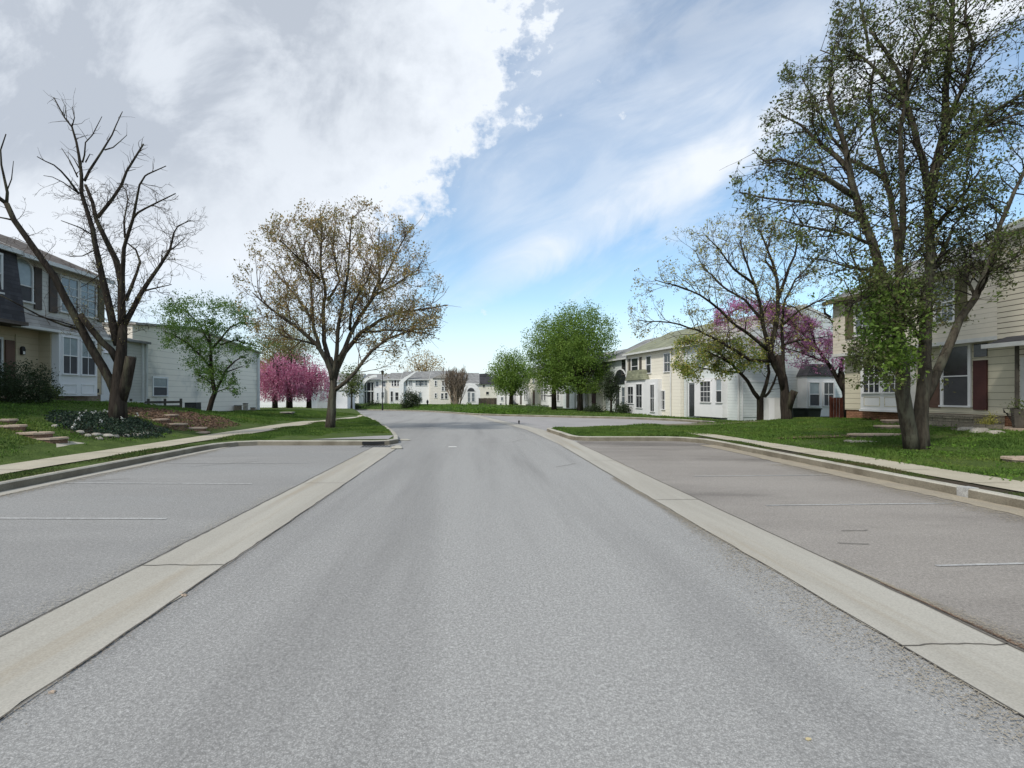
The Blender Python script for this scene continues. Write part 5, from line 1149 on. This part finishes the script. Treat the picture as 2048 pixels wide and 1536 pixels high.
shrub('hedge_shrub', 'dark low clump left of the far recessed entrance', tuple(P(705, 819, 86)), (1.6, .8, .55), MT['shrub'], 86, n=130, per=14, cs=.2, lsz=.2)
for i, (px, w_, m_) in enumerate(((918, 1.3, 'leafgr'), (943, 1.1, 'leafsm'), (1000, 1.6, 'leafgr'), (1075, 1.2, 'leafsm'), (1190, 1.0, 'shrub'), (1245, .8, 'shrub'))):
    dd = (78, 76, 66, 58, 48, 45)[i]
    shrub('garden_shrub', ('bright green low bush at the foot of the twiggy tree', 'green low bush right of the twiggy tree', 'broad bright green bush on the bank at the bend', 'green low bush under the merged green trees',
          'dark low bush right of the merged green trees trunk', 'dark low bush under the black arched window')[i], tuple(P(px, (822, 823, 824, 825, 828, 828)[i], dd)), (w_, .8, .5), MT[m_], 90 + i, n=110, per=14, cs=.16, lsz=.14, group='low bushes along the far gardens')

# ------------------------------------------------------------------ fences, street furniture, small things
def fence(name, label, p0, p1, z0, h, m, n, cat='fence', board=None, rails=(), rot=None):
    o = thing(name, label, cat, (p0[0], p0[1], z0), math.atan2(p1[1] - p0[1], p1[0] - p0[0])); ln = math.hypot(p1[0] - p0[0], p1[1] - p0[1])
    for i in range(n + 1):
        m_ = MB(); x = ln * i / n; m_.box(x - .05, x + .05, -.04, .06, -.3, h + .06); m_.build('post', MT[m], o)
    for zz in rails: m_ = MB(); m_.box(0, ln, -.07, -.041, zz, zz + .12); m_.build('rail', MT[m], o)
    if board:
        m_ = MB(); x = 0
        while x < ln - .05: m_.box(x + .004, x + board - .006, .061, .085, 0, h + random.uniform(-.02, .02)); x += board
        m_.build('board_panel', MT[m], o)
    return o
pf = (P(262, 812, 27.5).x, 27.5), (P(362, 812, 29.5).x, 29.5)
zf = zlL(-17.5, 28.5)
fence('rail_fence', 'low dark horizontal rail fence before the beige wall, next to the black cooling unit', pf[0], pf[1], P(300, 816, 28.5).z, .45, 'fenceG', 3, rails=(.02, .26))
fence('board_fence', 'weathered board fence in front of the distant cream house', (P(958, 818, 88).x, 88), (P(998, 818, 90).x, 90), P(970, 817, 88).z, 1.75, 'fenceW', 4, board=.16)
fence('red_fence', 'reddish brown board fence between the blue side bay and the cream house', (P(1661, 835, 30.5).x, 30.5), (P(1712, 835, 29.6).x, 29.6), .0, 1.45, 'fenceR', 2, board=.14)
wl = thing('neighbour_house', 'pale pinkish gable of a house behind the red fence', 'house', (P(1655, 800, 38).x, 38, 0)); m_ = MB(); m_.prism([(0, -.3), (4, -.3), (4, 2.6), (1.6, 2.4), (0, 3.4)], 'y', 0, 4); m_.build('wall', MT['sidFarB'], wl)
m_ = MB(); m_.prism([(-.1, 3.42), (1.6, 2.42), (4, 2.62), (4, 2.72), (1.6, 2.55), (-.1, 3.55)], 'y', -.2, 4.2); m_.build('roof', MT['shLt'], wl)
# cooling unit
ac = thing('cooling_unit', 'black square air conditioning unit standing by the beige wall', 'air conditioner', (P(386, 828, 33).x, 33, zlL(-17.9, 33) - .02))
m_ = MB(); m_.box(-.36, .36, -.3, .3, .04, .70); m_.build('housing', MT['black'], ac)
m_ = MB(); [m_.box(-.34, .34, -.315, -.301, .10 + i * .07, .13 + i * .07) for i in range(8)]; m_.build('grille', MT['metal'], ac)
m_ = MB(); m_.box(-.45, .45, -.4, .4, -.12, .039); m_.build('pad', MT['walk'], ac)
for i, (px, w_, h) in enumerate(((491, .28, .62), (476, .5, .45), (506, .3, .28))):
    u = thing('utility_box', ('upright pale utility box near the end of the beige wall', 'low grey meter cabinet left of the upright pale utility box', 'smallest low utility box at the corner board of the beige wall')[i], 'utility box', (P(px, 822, 42).x, 42, zlL(-19, 42) - .03), group='utility boxes at the beige wall')
    m_ = MB(); m_.box(-w_ / 2, w_ / 2, -.15, .15, 0, h); m_.build('cabinet', MT['rock' if i == 0 else 'found'], u); m_ = MB(); m_.box(-w_ / 2 - .02, w_ / 2 + .02, -.17, .17, h + .001, h + .05); m_.build('lid', MT['metal'], u)
pc = P(575, 832, 36); pad = thing('utility_cover', 'flat pale green utility lid raised above the left lawn', 'utility cover', (pc.x, 36, zlL(pc.x, 36)))
m_ = MB(); m_.box(-.42, .42, -.3, .3, .10, .17); m_.build('lid', MT['rock'], pad); m_ = MB(); m_.box(-.34, .34, -.24, .24, -.05, .099); m_.build('base', MT['dkgreen'], pad)
# street lamp
lp = P(765, 818, 74); la = thing('street_lamp', 'black street lamp post rising in front of the far townhouses', 'street lamp', (lp.x, 74, lp.z))
Hl = P(765, 741, 74).z - lp.z
m_ = MB(); m_.tube([(0, 0, -.2), (0, 0, .5), (0, 0, .55), (0, 0, Hl - .6)], [.11, .11, .07, .05], 10); m_.build('pole', MT['black'], la)
m_ = MB(); m_.tube([(0, 0, Hl - .6), (0, 0, Hl - .5), (0, 0, Hl - .15), (0, 0, Hl - .1), (0, 0, Hl)], [.08, .16, .22, .26, .05], 8); m_.build('lamp_head', MT['black'], la)
l2 = P(855, 818, 80); dk = thing('garden_post', 'short dark garden post lamp by the beige far townhouse', 'post', tuple(l2)); m_ = MB(); m_.tube([(0, 0, -.1), (0, 0, .5), (0, 0, .9), (0, 0, 1.0), (0, 0, 1.25), (0, 0, 1.45)], [.16, .15, .12, .2, .17, .03], 8); m_.build('post', MT['black'], dk)
b2_ = P(1038, 842, 30); bo2 = thing('bollard', 'tiny dark marker post standing in the road near the right gutter', 'post', (b2_.x, 30, zr(30))); m_ = MB(); m_.tube([(0, 0, 0), (0, 0, .1), (0, 0, .16), (0, 0, .2)], [.03, .045, .06, .02], 8); m_.build('post', MT['black'], bo2)
# bins behind the spreading tree trunk
for i, (px, d, h) in enumerate(((1592, 28.6, .75), (1622, 28.3, .72))):
    q = P(px, 840, d); bi = thing('waste_bin', ('dark green wheeled bin touching the spreading tree trunk', 'dark green wheeled bin before the pale blue side bay')[i], 'bin', (q.x, d, zlR(q.x, d)), 0, 'dark bins by the blue end wall')
    m_ = MB(); m_.prism([(-.27, .03), (.27, .03), (.36, h), (-.36, h)], 'y', -.3, .3); m_.build('body', MT['dkgreen'], bi); m_ = MB(); m_.box(-.38, .38, -.36, .34, h + .001, h + .06); m_.build('lid', MT['dkgreen'], bi)
    m_ = MB(); m_.tube([(-.36, .3, .1), (-.30, .3, .1)], .1, 10); m_.tube([(.30, .3, .1), (.36, .3, .1)], .1, 10); m_.build('wheel', MT['black'], bi)
q = P(1547, 850, 25.9); cb = thing('utility_cabinet', 'tall white utility cabinet left of the spreading tree trunk', 'cabinet', (q.x, 25.9, zlR(q.x, 25.9)))
m_ = MB(); m_.box(-.35, .33, -.25, .25, -.1, 1.12); m_.build('body', MT['trim'], cb); m_ = MB(); m_.box(-.37, -.10, -.262, -.251, .0, 1.12); m_.build('door', MT['white'], cb)
# planter post at the right edge
pp = (16.2, 15.6, .42); q = P(2034, 860, 16.0); pl = thing('lamp_post', 'dark porch post with hanging wire planter at the right frame edge', 'post', (q.x, 16.0, .38))
m_ = MB(); m_.tube([(0, 0, -.2), (0, 0, 2.75)], .055, 8); m_.build('post', MT['fenceG'], pl)
m_ = MB(); m_.tube([(-.02, -.1, .0), (-.02, -.1, .3), (-.02, -.1, .8)], [.10, .17, .21], 12); m_.build('planter', MT['fenceG'], pl)
m_ = MB(); [m_.tube([(-.1, -.1, .15 + k * .1), (-.52, -.1, .78 - k * .02)], .008, 4) for k in range(6)]; m_.tube([(-.54, -.1, .8), (-.02, -.1, .82)], .01, 4); m_.build('wire_basket', MT['black'], pl)
r9 = np.random.default_rng(5); leaves('foliage', np.array([-.02, -.1, .85]) + r9.normal(0, .13, (260, 3)), .06, MT['leafdk'], pl, r9)
# stones and steps
def rock(name, label, c, s, m='rock', seed=0, cat='stone', group=None):
    r = random.Random(seed); mb = MB(); n = 9; rings = [(.0, .85), (.35, 1.0), (.8, .8), (1.0, .45)]
    ph = [r.uniform(.75, 1.2) for _ in range(n)]
    for z, k in rings: mb.v += [(math.cos(6.283 * i / n) * s[0] * k * ph[i], math.sin(6.283 * i / n) * s[1] * k * ph[i], z * s[2] * r.uniform(.93, 1.07)) for i in range(n)]
    for j in range(3):
        for i in range(n): q = (i + 1) % n; mb.f.append((j * n + i, j * n + q, (j + 1) * n + q, (j + 1) * n + i))
    mb.f.append(tuple(3 * n + i for i in range(n))); mb.f.append(tuple(reversed(range(n))))
    o = mb.build(name, MT[m]); o.location = c; return tag(o, label, cat, group)
def gp(px, py, zf_, lo=6, hi=60):
    """pixel -> lawn surface"""
    best = None; d = lo
    while d < hi:
        x = (px - VX) / F * d; z = CH - (py - HY) / F * d
        if z <= zf_(x, d): return x, d, zf_(x, d)
        d += .02
    return x, d, zf_(x, d)
def slab_step(px, py, w_, label, grp, rz=0.0, zf_=zlL, top=.06, m='slab', riser='mulch', dy=.26):
    x, y, z = gp(px, py, zf_); t = thing('stone_step', label, 'step', (x, y, z), rz, grp)
    r = random.Random(int(px * 7 + py)); n = 12; pts = []
    for i in range(n):
        a_ = 6.283 * i / n; cx_, sy_ = math.cos(a_), math.sin(a_); k = 1 / max(abs(cx_), abs(sy_)) ** .8 * r.uniform(.93, 1.05); pts.append((cx_ * w_ * k, sy_ * dy * k))
    m_ = MB(); m_.prism(pts, 'z', top - .045, top); m_.build('slab', MT[m], t)
    m_ = MB(); m_.prism([(p[0] * .94, p[1] * .9) for p in pts], 'z', -.2, top - .046); m_.build('riser', MT[riser], t); return t
for i, (px, py, w_) in enumerate(((0, 843, .38), (16, 855, .42), (60, 869, .52), (98, 880, .40))):
    slab_step(px, py, w_, ('pinkish slab step farthest up the left lawn', 'pinkish slab step second down from the top of the left lawn', 'widest pinkish slab step on the left lawn', 'lowest pinkish slab step next to the left sidewalk')[i], 'slab steps on the left lawn')
for i, (px, py, w_, t_) in enumerate(((335, 832, .4, 0), (316, 841, .35, .1), (345, 850, .55, -.1), (385, 858, .5, .1), (400, 867, .3, 0))):
    slab_step(px, py, w_, ('small slab at the top of the brown mulch patch', 'second slab down the brown mulch patch', 'broad slab in the middle of the brown mulch patch', 'slab below the broad one on the mulch patch', 'lowest mulch patch slab meeting the sidewalk')[i], 'slabs in the mulch patch', t_)
for i, (px, py) in enumerate(((175, 873), (192, 871), (212, 873), (232, 874), (252, 873), (272, 871), (198, 879), (160, 866), (290, 868), (110, 854))):
    x, y, z = gp(px, py, zlL); w_ = .10 + .05 * ((i * 7) % 3)
    rock('edging_stone', ('pale stone leftmost of the tree bed edge', 'pale stone right of the leftmost bed edge stone', 'flat stone at the front of the tree bed', 'flat stone below the dead tree trunk', 'flat stone right below the dead tree trunk', 'stone at the right of the bed front', 'lone stone nearest the sidewalk below the tree bed', 'small stone at the left end of the tree bed', 'stone at the right end of the tree bed', 'pale pink stone alone on the lawn left of the tree bed')[i],
         (x, y, z - .02), (w_, w_ * .7, .09), seed=i, group='edging stones of the tree bed')
for i, (px, py, s_) in enumerate(((1935, 862, .30), (1960, 866, .34), (1990, 868, .26), (1945, 858, .2))):
    x, y, z = gp(px, py, zlR); rock('boulder', ('grey boulder at the left of the terrace foot', 'largest grey boulder below the yellow green shrub', 'grey boulder rightmost at the terrace foot', 'small boulder tucked behind the leftmost terrace boulder')[i], (x, y, z - .05), (s_, s_ * .7, s_ * .6), 'stone' if 0 else 'rock', 20 + i, group='boulders at the terrace foot')
for i, (px, py, w_, m__, tp) in enumerate(((1793, 848, .5, 'slab', .16), (1788, 858, .62, 'slab', .12), (1752, 874, .8, 'slab', .10), (1725, 884, .45, 'rock', .04))):
    slab_step(px, py, w_, ('pale upper step below the white bay of the cream house', 'pale second step below the white bay of the cream house', 'broad pinkish landing slab left of the twin trunk', 'low rough stone edge in front of the pinkish landing')[i], 'entry steps of the cream house', 0, zlR, tp, m__, 'found', .3)
x, y, z = gp(1560, 876, zlR); sheet('mulch_strip', [(x - .5, y - .35), (x + 3.4, y - 1.6), (x + 3.6, y - .8), (x + .2, y + .3)], zlR, MT['mulch'], .7, .02)
slab_step(2050, 922, .42, 'low pale step at the right edge above the sidewalk branch', None, 0, zlR, .08, 'slab', 'found', .25)
# kerb details
km = MB(); km.box(-.018, .17, -.085, .085, -.01, .158); o = km.build('kerb_patch', MT['paint']); o.location = (7.645, 8.15, 0); tag(o, 'white painted patch on the right kerb', 'painted marker')
dg = MB(); dg.box(-.35, .35, -.03, .02, .03, .13); o = dg.build('storm_drain', MT['black']); o.location = (-2.62 - .6, 16.47, 0); tag(o, 'dark storm drain slot in the end of the left kerb', 'drain')
gb = thing('drain_grate', 'flat dark iron drain grate at the end of the left gutter', 'drain', (-3.0, 16.1, 0.0)); m_ = MB(); m_.box(-.5, .5, -.25, .25, .005, .018); m_.build('frame', MT['metal'], gb); m_ = MB(); [m_.box(-.46 + i * .1, -.42 + i * .1, -.22, .22, .0181, .022) for i in range(10)]; m_.build('grate_bars', MT['black'], gb)
rock('broken_concrete', 'broken pale concrete chunk at the left gutter end', (-2.32, 15.5, .0), (.20, .16, .08), 'kerbtop', 41); rock('broken_concrete', 'pale concrete chip on the road edge above the drain', (-2.5, 18.3, .0), (.24, .14, .05), 'kerbtop', 42)
pz = G(905, 894); s_ = MB(); s_.prism([(-.13, -.05), (.0, -.07), (.13, -.03), (.12, .05), (-.1, .06)], 'z', .0, .012); o = s_.build('paper_scrap', MT['paper']); o.location = (pz[0], pz[1], .003); tag(o, 'white paper scrap lying on the road near the bend', 'litter')
pz = G(1617, 1480); s_ = MB(); s_.prism([(-.014, -.004), (-.004, -.009), (.012, -.004), (.014, .004), (.002, .010), (-.012, .005)], 'z', .0, .004); o = s_.build('dry_leaf', MT['cardleaf']); o.location = (pz[0], pz[1], .003); tag(o, 'tiny dry yellow leaf on the asphalt in the foreground', 'leaf')
for i, (px, py, s0) in enumerate(((368, 1192, .03), (105, 1385, .02), (362, 1186, .02))):
    pz = G(px, py); rock('gravel_bit', ('small brown crumb at the left gutter edge', 'pale crumb on the foreground asphalt at the left', 'second crumb at the left gutter edge, just above the brown one')[i], (pz[0], pz[1], .0), (s0, s0 * .7, s0 * .5), 'slab', 50 + i, 'debris', 'crumbs by the left gutter')
# flowers round the dead tree
for i, (px, py) in enumerate(((160, 838), (174, 833), (188, 834), (203, 830), (211, 828), (152, 850), (202, 851), (245, 848), (277, 838), (152, 861), (235, 842))):
    x, y, z = gp(px, py + 6, zlL); f = thing('daffodil', 'white flower clump %s' % ('tallest at the left of the tree bed', 'second from the left at the back of the tree bed', 'third along the back of the tree bed', 'just left of the dead trunk foot', 'touching the left side of the dead trunk', 'at the left rim of the tree bed', 'low in the middle of the tree bed', 'largest below the trunk front', 'alone right of the dead trunk', 'lowest at the left corner of the bed', 'close against the trunk front')[i].join(('', '')), 'flower', (x, y, z), 0, 'white flowers in the tree bed')
    r = np.random.default_rng(200 + i); n = 4; q = np.stack([r.normal(0, .05, n), r.normal(0, .05, n), .22 + r.normal(0, .04, n)], 1)
    m_ = MB(); [m_.tube([(p_[0] * .3, p_[1] * .3, -.02), tuple(p_)], .006, 4) for p_ in q]; m_.build('stem', MT['ivy'], f)
    leaves('blossom', np.repeat(q, 5, axis=0) + r.normal(0, .012, (n * 5, 3)), .055, MT['flower'], f, r)
# bed foliage (uncountable)
r = np.random.default_rng(300); pts = []
while len(pts) < 8000:
    x, y = r.uniform(-14.2, -9.95), r.uniform(14.2, 19.2); e = ((x + 11.5) / 1.5) ** 2 + ((y - 16.4) / 1.7) ** 2 + .25 * math.sin(x * 5) * math.sin(y * 4)
    if e > 1: continue
    pts.append((x, y, zlL(x, y) + r.random() ** 1.5 * .26 * (1 - e * .6)))
leaves('ground_cover', np.array(pts), .07, MT['ivy'], None, r); bpy.data.objects['ground_cover']['kind'] = 'stuff'
r = np.random.default_rng(310); pts = []
while len(pts) < 9000:
    x, y = r.uniform(-13.6, -9.95), r.uniform(18.2, 23.6); e = ((x + 11.6) / 1.9) ** 2 + ((y - 20.8) / 2.5) ** 2 + .35 * math.sin(x * 4) * math.sin(y * 3)
    if e < 1.1: pts.append((x, y, zlL(x, y) + .02 + r.random() ** 2 * .03))
leaves('mulch_litter', np.array(pts), .07, MT['mulch'], None, r, flat=.6); bpy.data.objects['mulch_litter']['kind'] = 'stuff'
r = np.random.default_rng(311); q = []
for _ in range(900):
    x, y = (r.uniform(-16, -9.9), r.uniform(9, 30)) if r.random() < .5 else (r.uniform(8.8, 17), r.uniform(7, 24)); zz = (zlL if x < 0 else zlR)(x, y)
    for k in range(7): q.append((x + r.normal(0, .07), y + r.normal(0, .07), zz + .03 + r.random() * .08))
leaves('weeds', np.array(q), .06, MT['grassb'], None, r); bpy.data.objects['weeds']['kind'] = 'stuff'
# bank plants along the far kerb and at the bend
r = np.random.default_rng(301); pts = []; pts2 = []
rb_ = [p for p in RB if p[1] > 46]
for _ in range(17000):
    k = r.integers(0, len(rb_) - 1); t = r.random(); ax, ay = rb_[k]; bx_, by_ = rb_[k + 1]; x = ax + (bx_ - ax) * t; y = ay + (by_ - ay) * t; o_ = r.random() ** 1.2 * 5.0 + .35
    dx, dy = bx_ - ax, by_ - ay; l_ = math.hypot(dx, dy); x += dy / l_ * o_; y -= dx / l_ * o_
    hgt = (.5 + .5 * math.sin(x * 1.3) * math.sin(y * .9)) * (.55 if x > -4 else .2)
    (pts if (math.sin(x * .8 + y * .5) > -.2) else pts2).append((x, y, zlR(x, y) + r.random() ** 1.3 * (.12 + hgt)))
leaves('bank_plants', np.array(pts), .16, MT['grassb'], None, r); leaves('bank_plants', np.array(pts2), .16, MT['leafsm'], None, r)
for o in bpy.data.objects:
    if o.name.startswith('bank_plants'): o['kind'] = 'stuff'
# grass blades
def grass(name, n, x0, x1, y0, y1, zf_, ok, h, m, seed, wd=.012):
    r = np.random.default_rng(seed); x = r.uniform(x0, x1, n * 2); y = y0 + (y1 - y0) * r.random(n * 2) ** 1.35
    k = [i for i in range(len(x)) if ok(x[i], y[i])][:n]; x = x[k]; y = y[k]; n = len(k)
    z = np.array([zf_(a_, b_) for a_, b_ in zip(x, y)]) - .01
    an = r.uniform(0, 6.28, n); hh = h * r.uniform(.4, 1.3, n) * (.7 + .5 * np.sin(x * 1.7 + .5 * np.sin(y)) * np.sin(y * 1.3)); ww = wd * (1 + y / 12)
    V_ = np.zeros((n, 3, 3)); V_[:, 0] = np.stack([x - np.cos(an) * ww, y - np.sin(an) * ww, z], 1); V_[:, 1] = np.stack([x + np.cos(an) * ww, y + np.sin(an) * ww, z], 1)
    V_[:, 2] = np.stack([x + r.normal(0, .35, n) * hh, y + r.normal(0, .35, n) * hh, z + hh], 1)
    o = np_mesh(name, V_.reshape(-1, 3), np.arange(n * 3).reshape(n, 3), m); o['kind'] = 'stuff'; return o
def okL(x, y):
    if x > -9.9: return False
    if ((x + 11.5) / 1.45) ** 2 + ((y - 16.4) / 1.75) ** 2 < 1: return False
    if -13.4 < x < -9.9 and 18.6 < y < 23.6 and abs(x + 11.5) < 1.7: return False
    if 12.2 < y < 14.3 and x > -10.7: return False
    if -18 < x < -15.6 and y < 25: return x > -16.3
    return True
grass('grass', 90000, -19, -9.9, 7.5, 46, zlL, okL, .085, MT['grass'], 401)
grass('grass', 26000, -8.62, -7.95, 6.5, 36, zlL, lambda x, y: x < bx(LB, min(y, 14)) - .13, .055, MT['verge'], 402)
grass('grass', 30000, -8.3, -2.6, 17.0, 40, zlL, lambda x, y: x > -8.3 + .0 and x < (bx(LB[7:], y) if y > 18.6 else -6.6) - .18 and not (y < 19.9 and x > -5.5), .075, MT['grass'], 403)
def okR(x, y):
    if x < 9.05 - .05 * max(0, y - 12): return False
    if 7.0 < y < 9.3 and x < 11.5: return False
    if y > 23: return False
    return x < 16.3
grass('grass', 90000, 8.4, 20, 6, 34, zlR, okR, .085, MT['grass'], 404)
grass('grass', 26000, 8.6, 20, 23, 27, zlR, lambda x, y: x > 8.8 + max(0, y - 24.3) * 2.2 and not (9 < x < 14.3 and 24.3 < y < 27 and math.sin(x * 2.1) + math.sin(y * 3 + x) < .9), .08, MT['grass'], 409)
grass('grass', 26000, 7.80, 8.14, 3, 18, zlR, lambda x, y: x < 8.13 - .02 * (y > 14) * (y - 14) + .01 and math.sin(x * 31 + y * 2.2) + math.sin(y * 3.7) > -1.1, .055, MT['verge'], 405)
grass('grass', 22000, 3.4, 9.0, 18.3, 28, zlR, lambda x, y: y < 22.9 + max(0, x - 3.1) * .56 and x > 3.4 and seg_dist(x, y, RB) > .2, .085, MT['grass'], 406)
grass('grass', 9000, 9, 22, 24, 34, zlR, lambda x, y: x > np.interp(y, [24, 26.5, 27.9, 30, 34], [9, 11, 13.3, 13.9, 13.6]) + .1 and seg_dist(x, y, RB) > .25, .08, MT['grass'], 408)
grass('grass', 30000, -1, 30, 34, 60, zlR, lambda x, y: seg_dist(x, y, RB) > .25 and x > bx([p for p in RB if p[1] > 33] , y), .09, MT['grass'], 407, .02)

# fine grit and silt lying along the gutter edges
def grit(name, n, fx_, fy, sz, m, seed, dz=.014):
    r = np.random.default_rng(seed); y = fy[0] + (fy[1] - fy[0]) * r.random(n); x = fx_(y, r); a_ = r.uniform(0, 6.28, n); s_ = sz * r.uniform(.5, 1.5, n)
    z = np.full(n, dz) + r.random(n) * .004; c, s2 = np.cos(a_) * s_, np.sin(a_) * s_
    V_ = np.stack([np.stack([x - c, y - s2, z], 1), np.stack([x + s2 * .6, y - c * .6, z], 1), np.stack([x + c, y + s2, z], 1), np.stack([x - s2 * .6, y + c * .6, z], 1)], 1)
    o = np_mesh(name, V_.reshape(-1, 3), np.arange(n * 4).reshape(n, 4), m); o['kind'] = 'stuff'
grit('grit', 5000, lambda y, r: 3.44 + np.abs(r.normal(0, 1, len(y))) * .16 * np.exp(-((y - 2.8) / 1.1) ** 2), (1.4, 5.0), .006, MT['sand'], 501)
grit('grit', 3500, lambda y, r: 3.43 + np.abs(r.normal(0, 1, len(y))) * .07 * np.exp(-((y - 2.6) / .9) ** 2), (1.4, 4.4), .006, MT['mulch'], 507)
grit('grit', 9000, lambda y, r: 2.70 - np.abs(r.normal(0, 1, len(y))) * (.05 + .22 * np.exp(-((y - 4.0) / 1.6) ** 2)), (1.8, 10), .007, MT['sand'], 502)
grit('grit', 7000, lambda y, r: 7.15 - np.abs(r.normal(0, 1, len(y))) * .22, (4.5, 12), .010, MT['sand'], 503)
grit('grit', 5000, lambda y, r: -3.14 - np.abs(r.normal(0, 1, len(y))) * .10, (1.8, 9), .006, MT['gutter'], 504)
grit('grit', 1500, lambda y, r: -2.33 + np.abs(r.normal(0, 1, len(y))) * .04, (1.8, 9), .005, MT['found'], 505)
grit('grit', 5000, lambda y, r: -7.5 + np.abs(r.normal(0, 1, len(y))) * .12, (7, 15), .010, MT['sand'], 506)
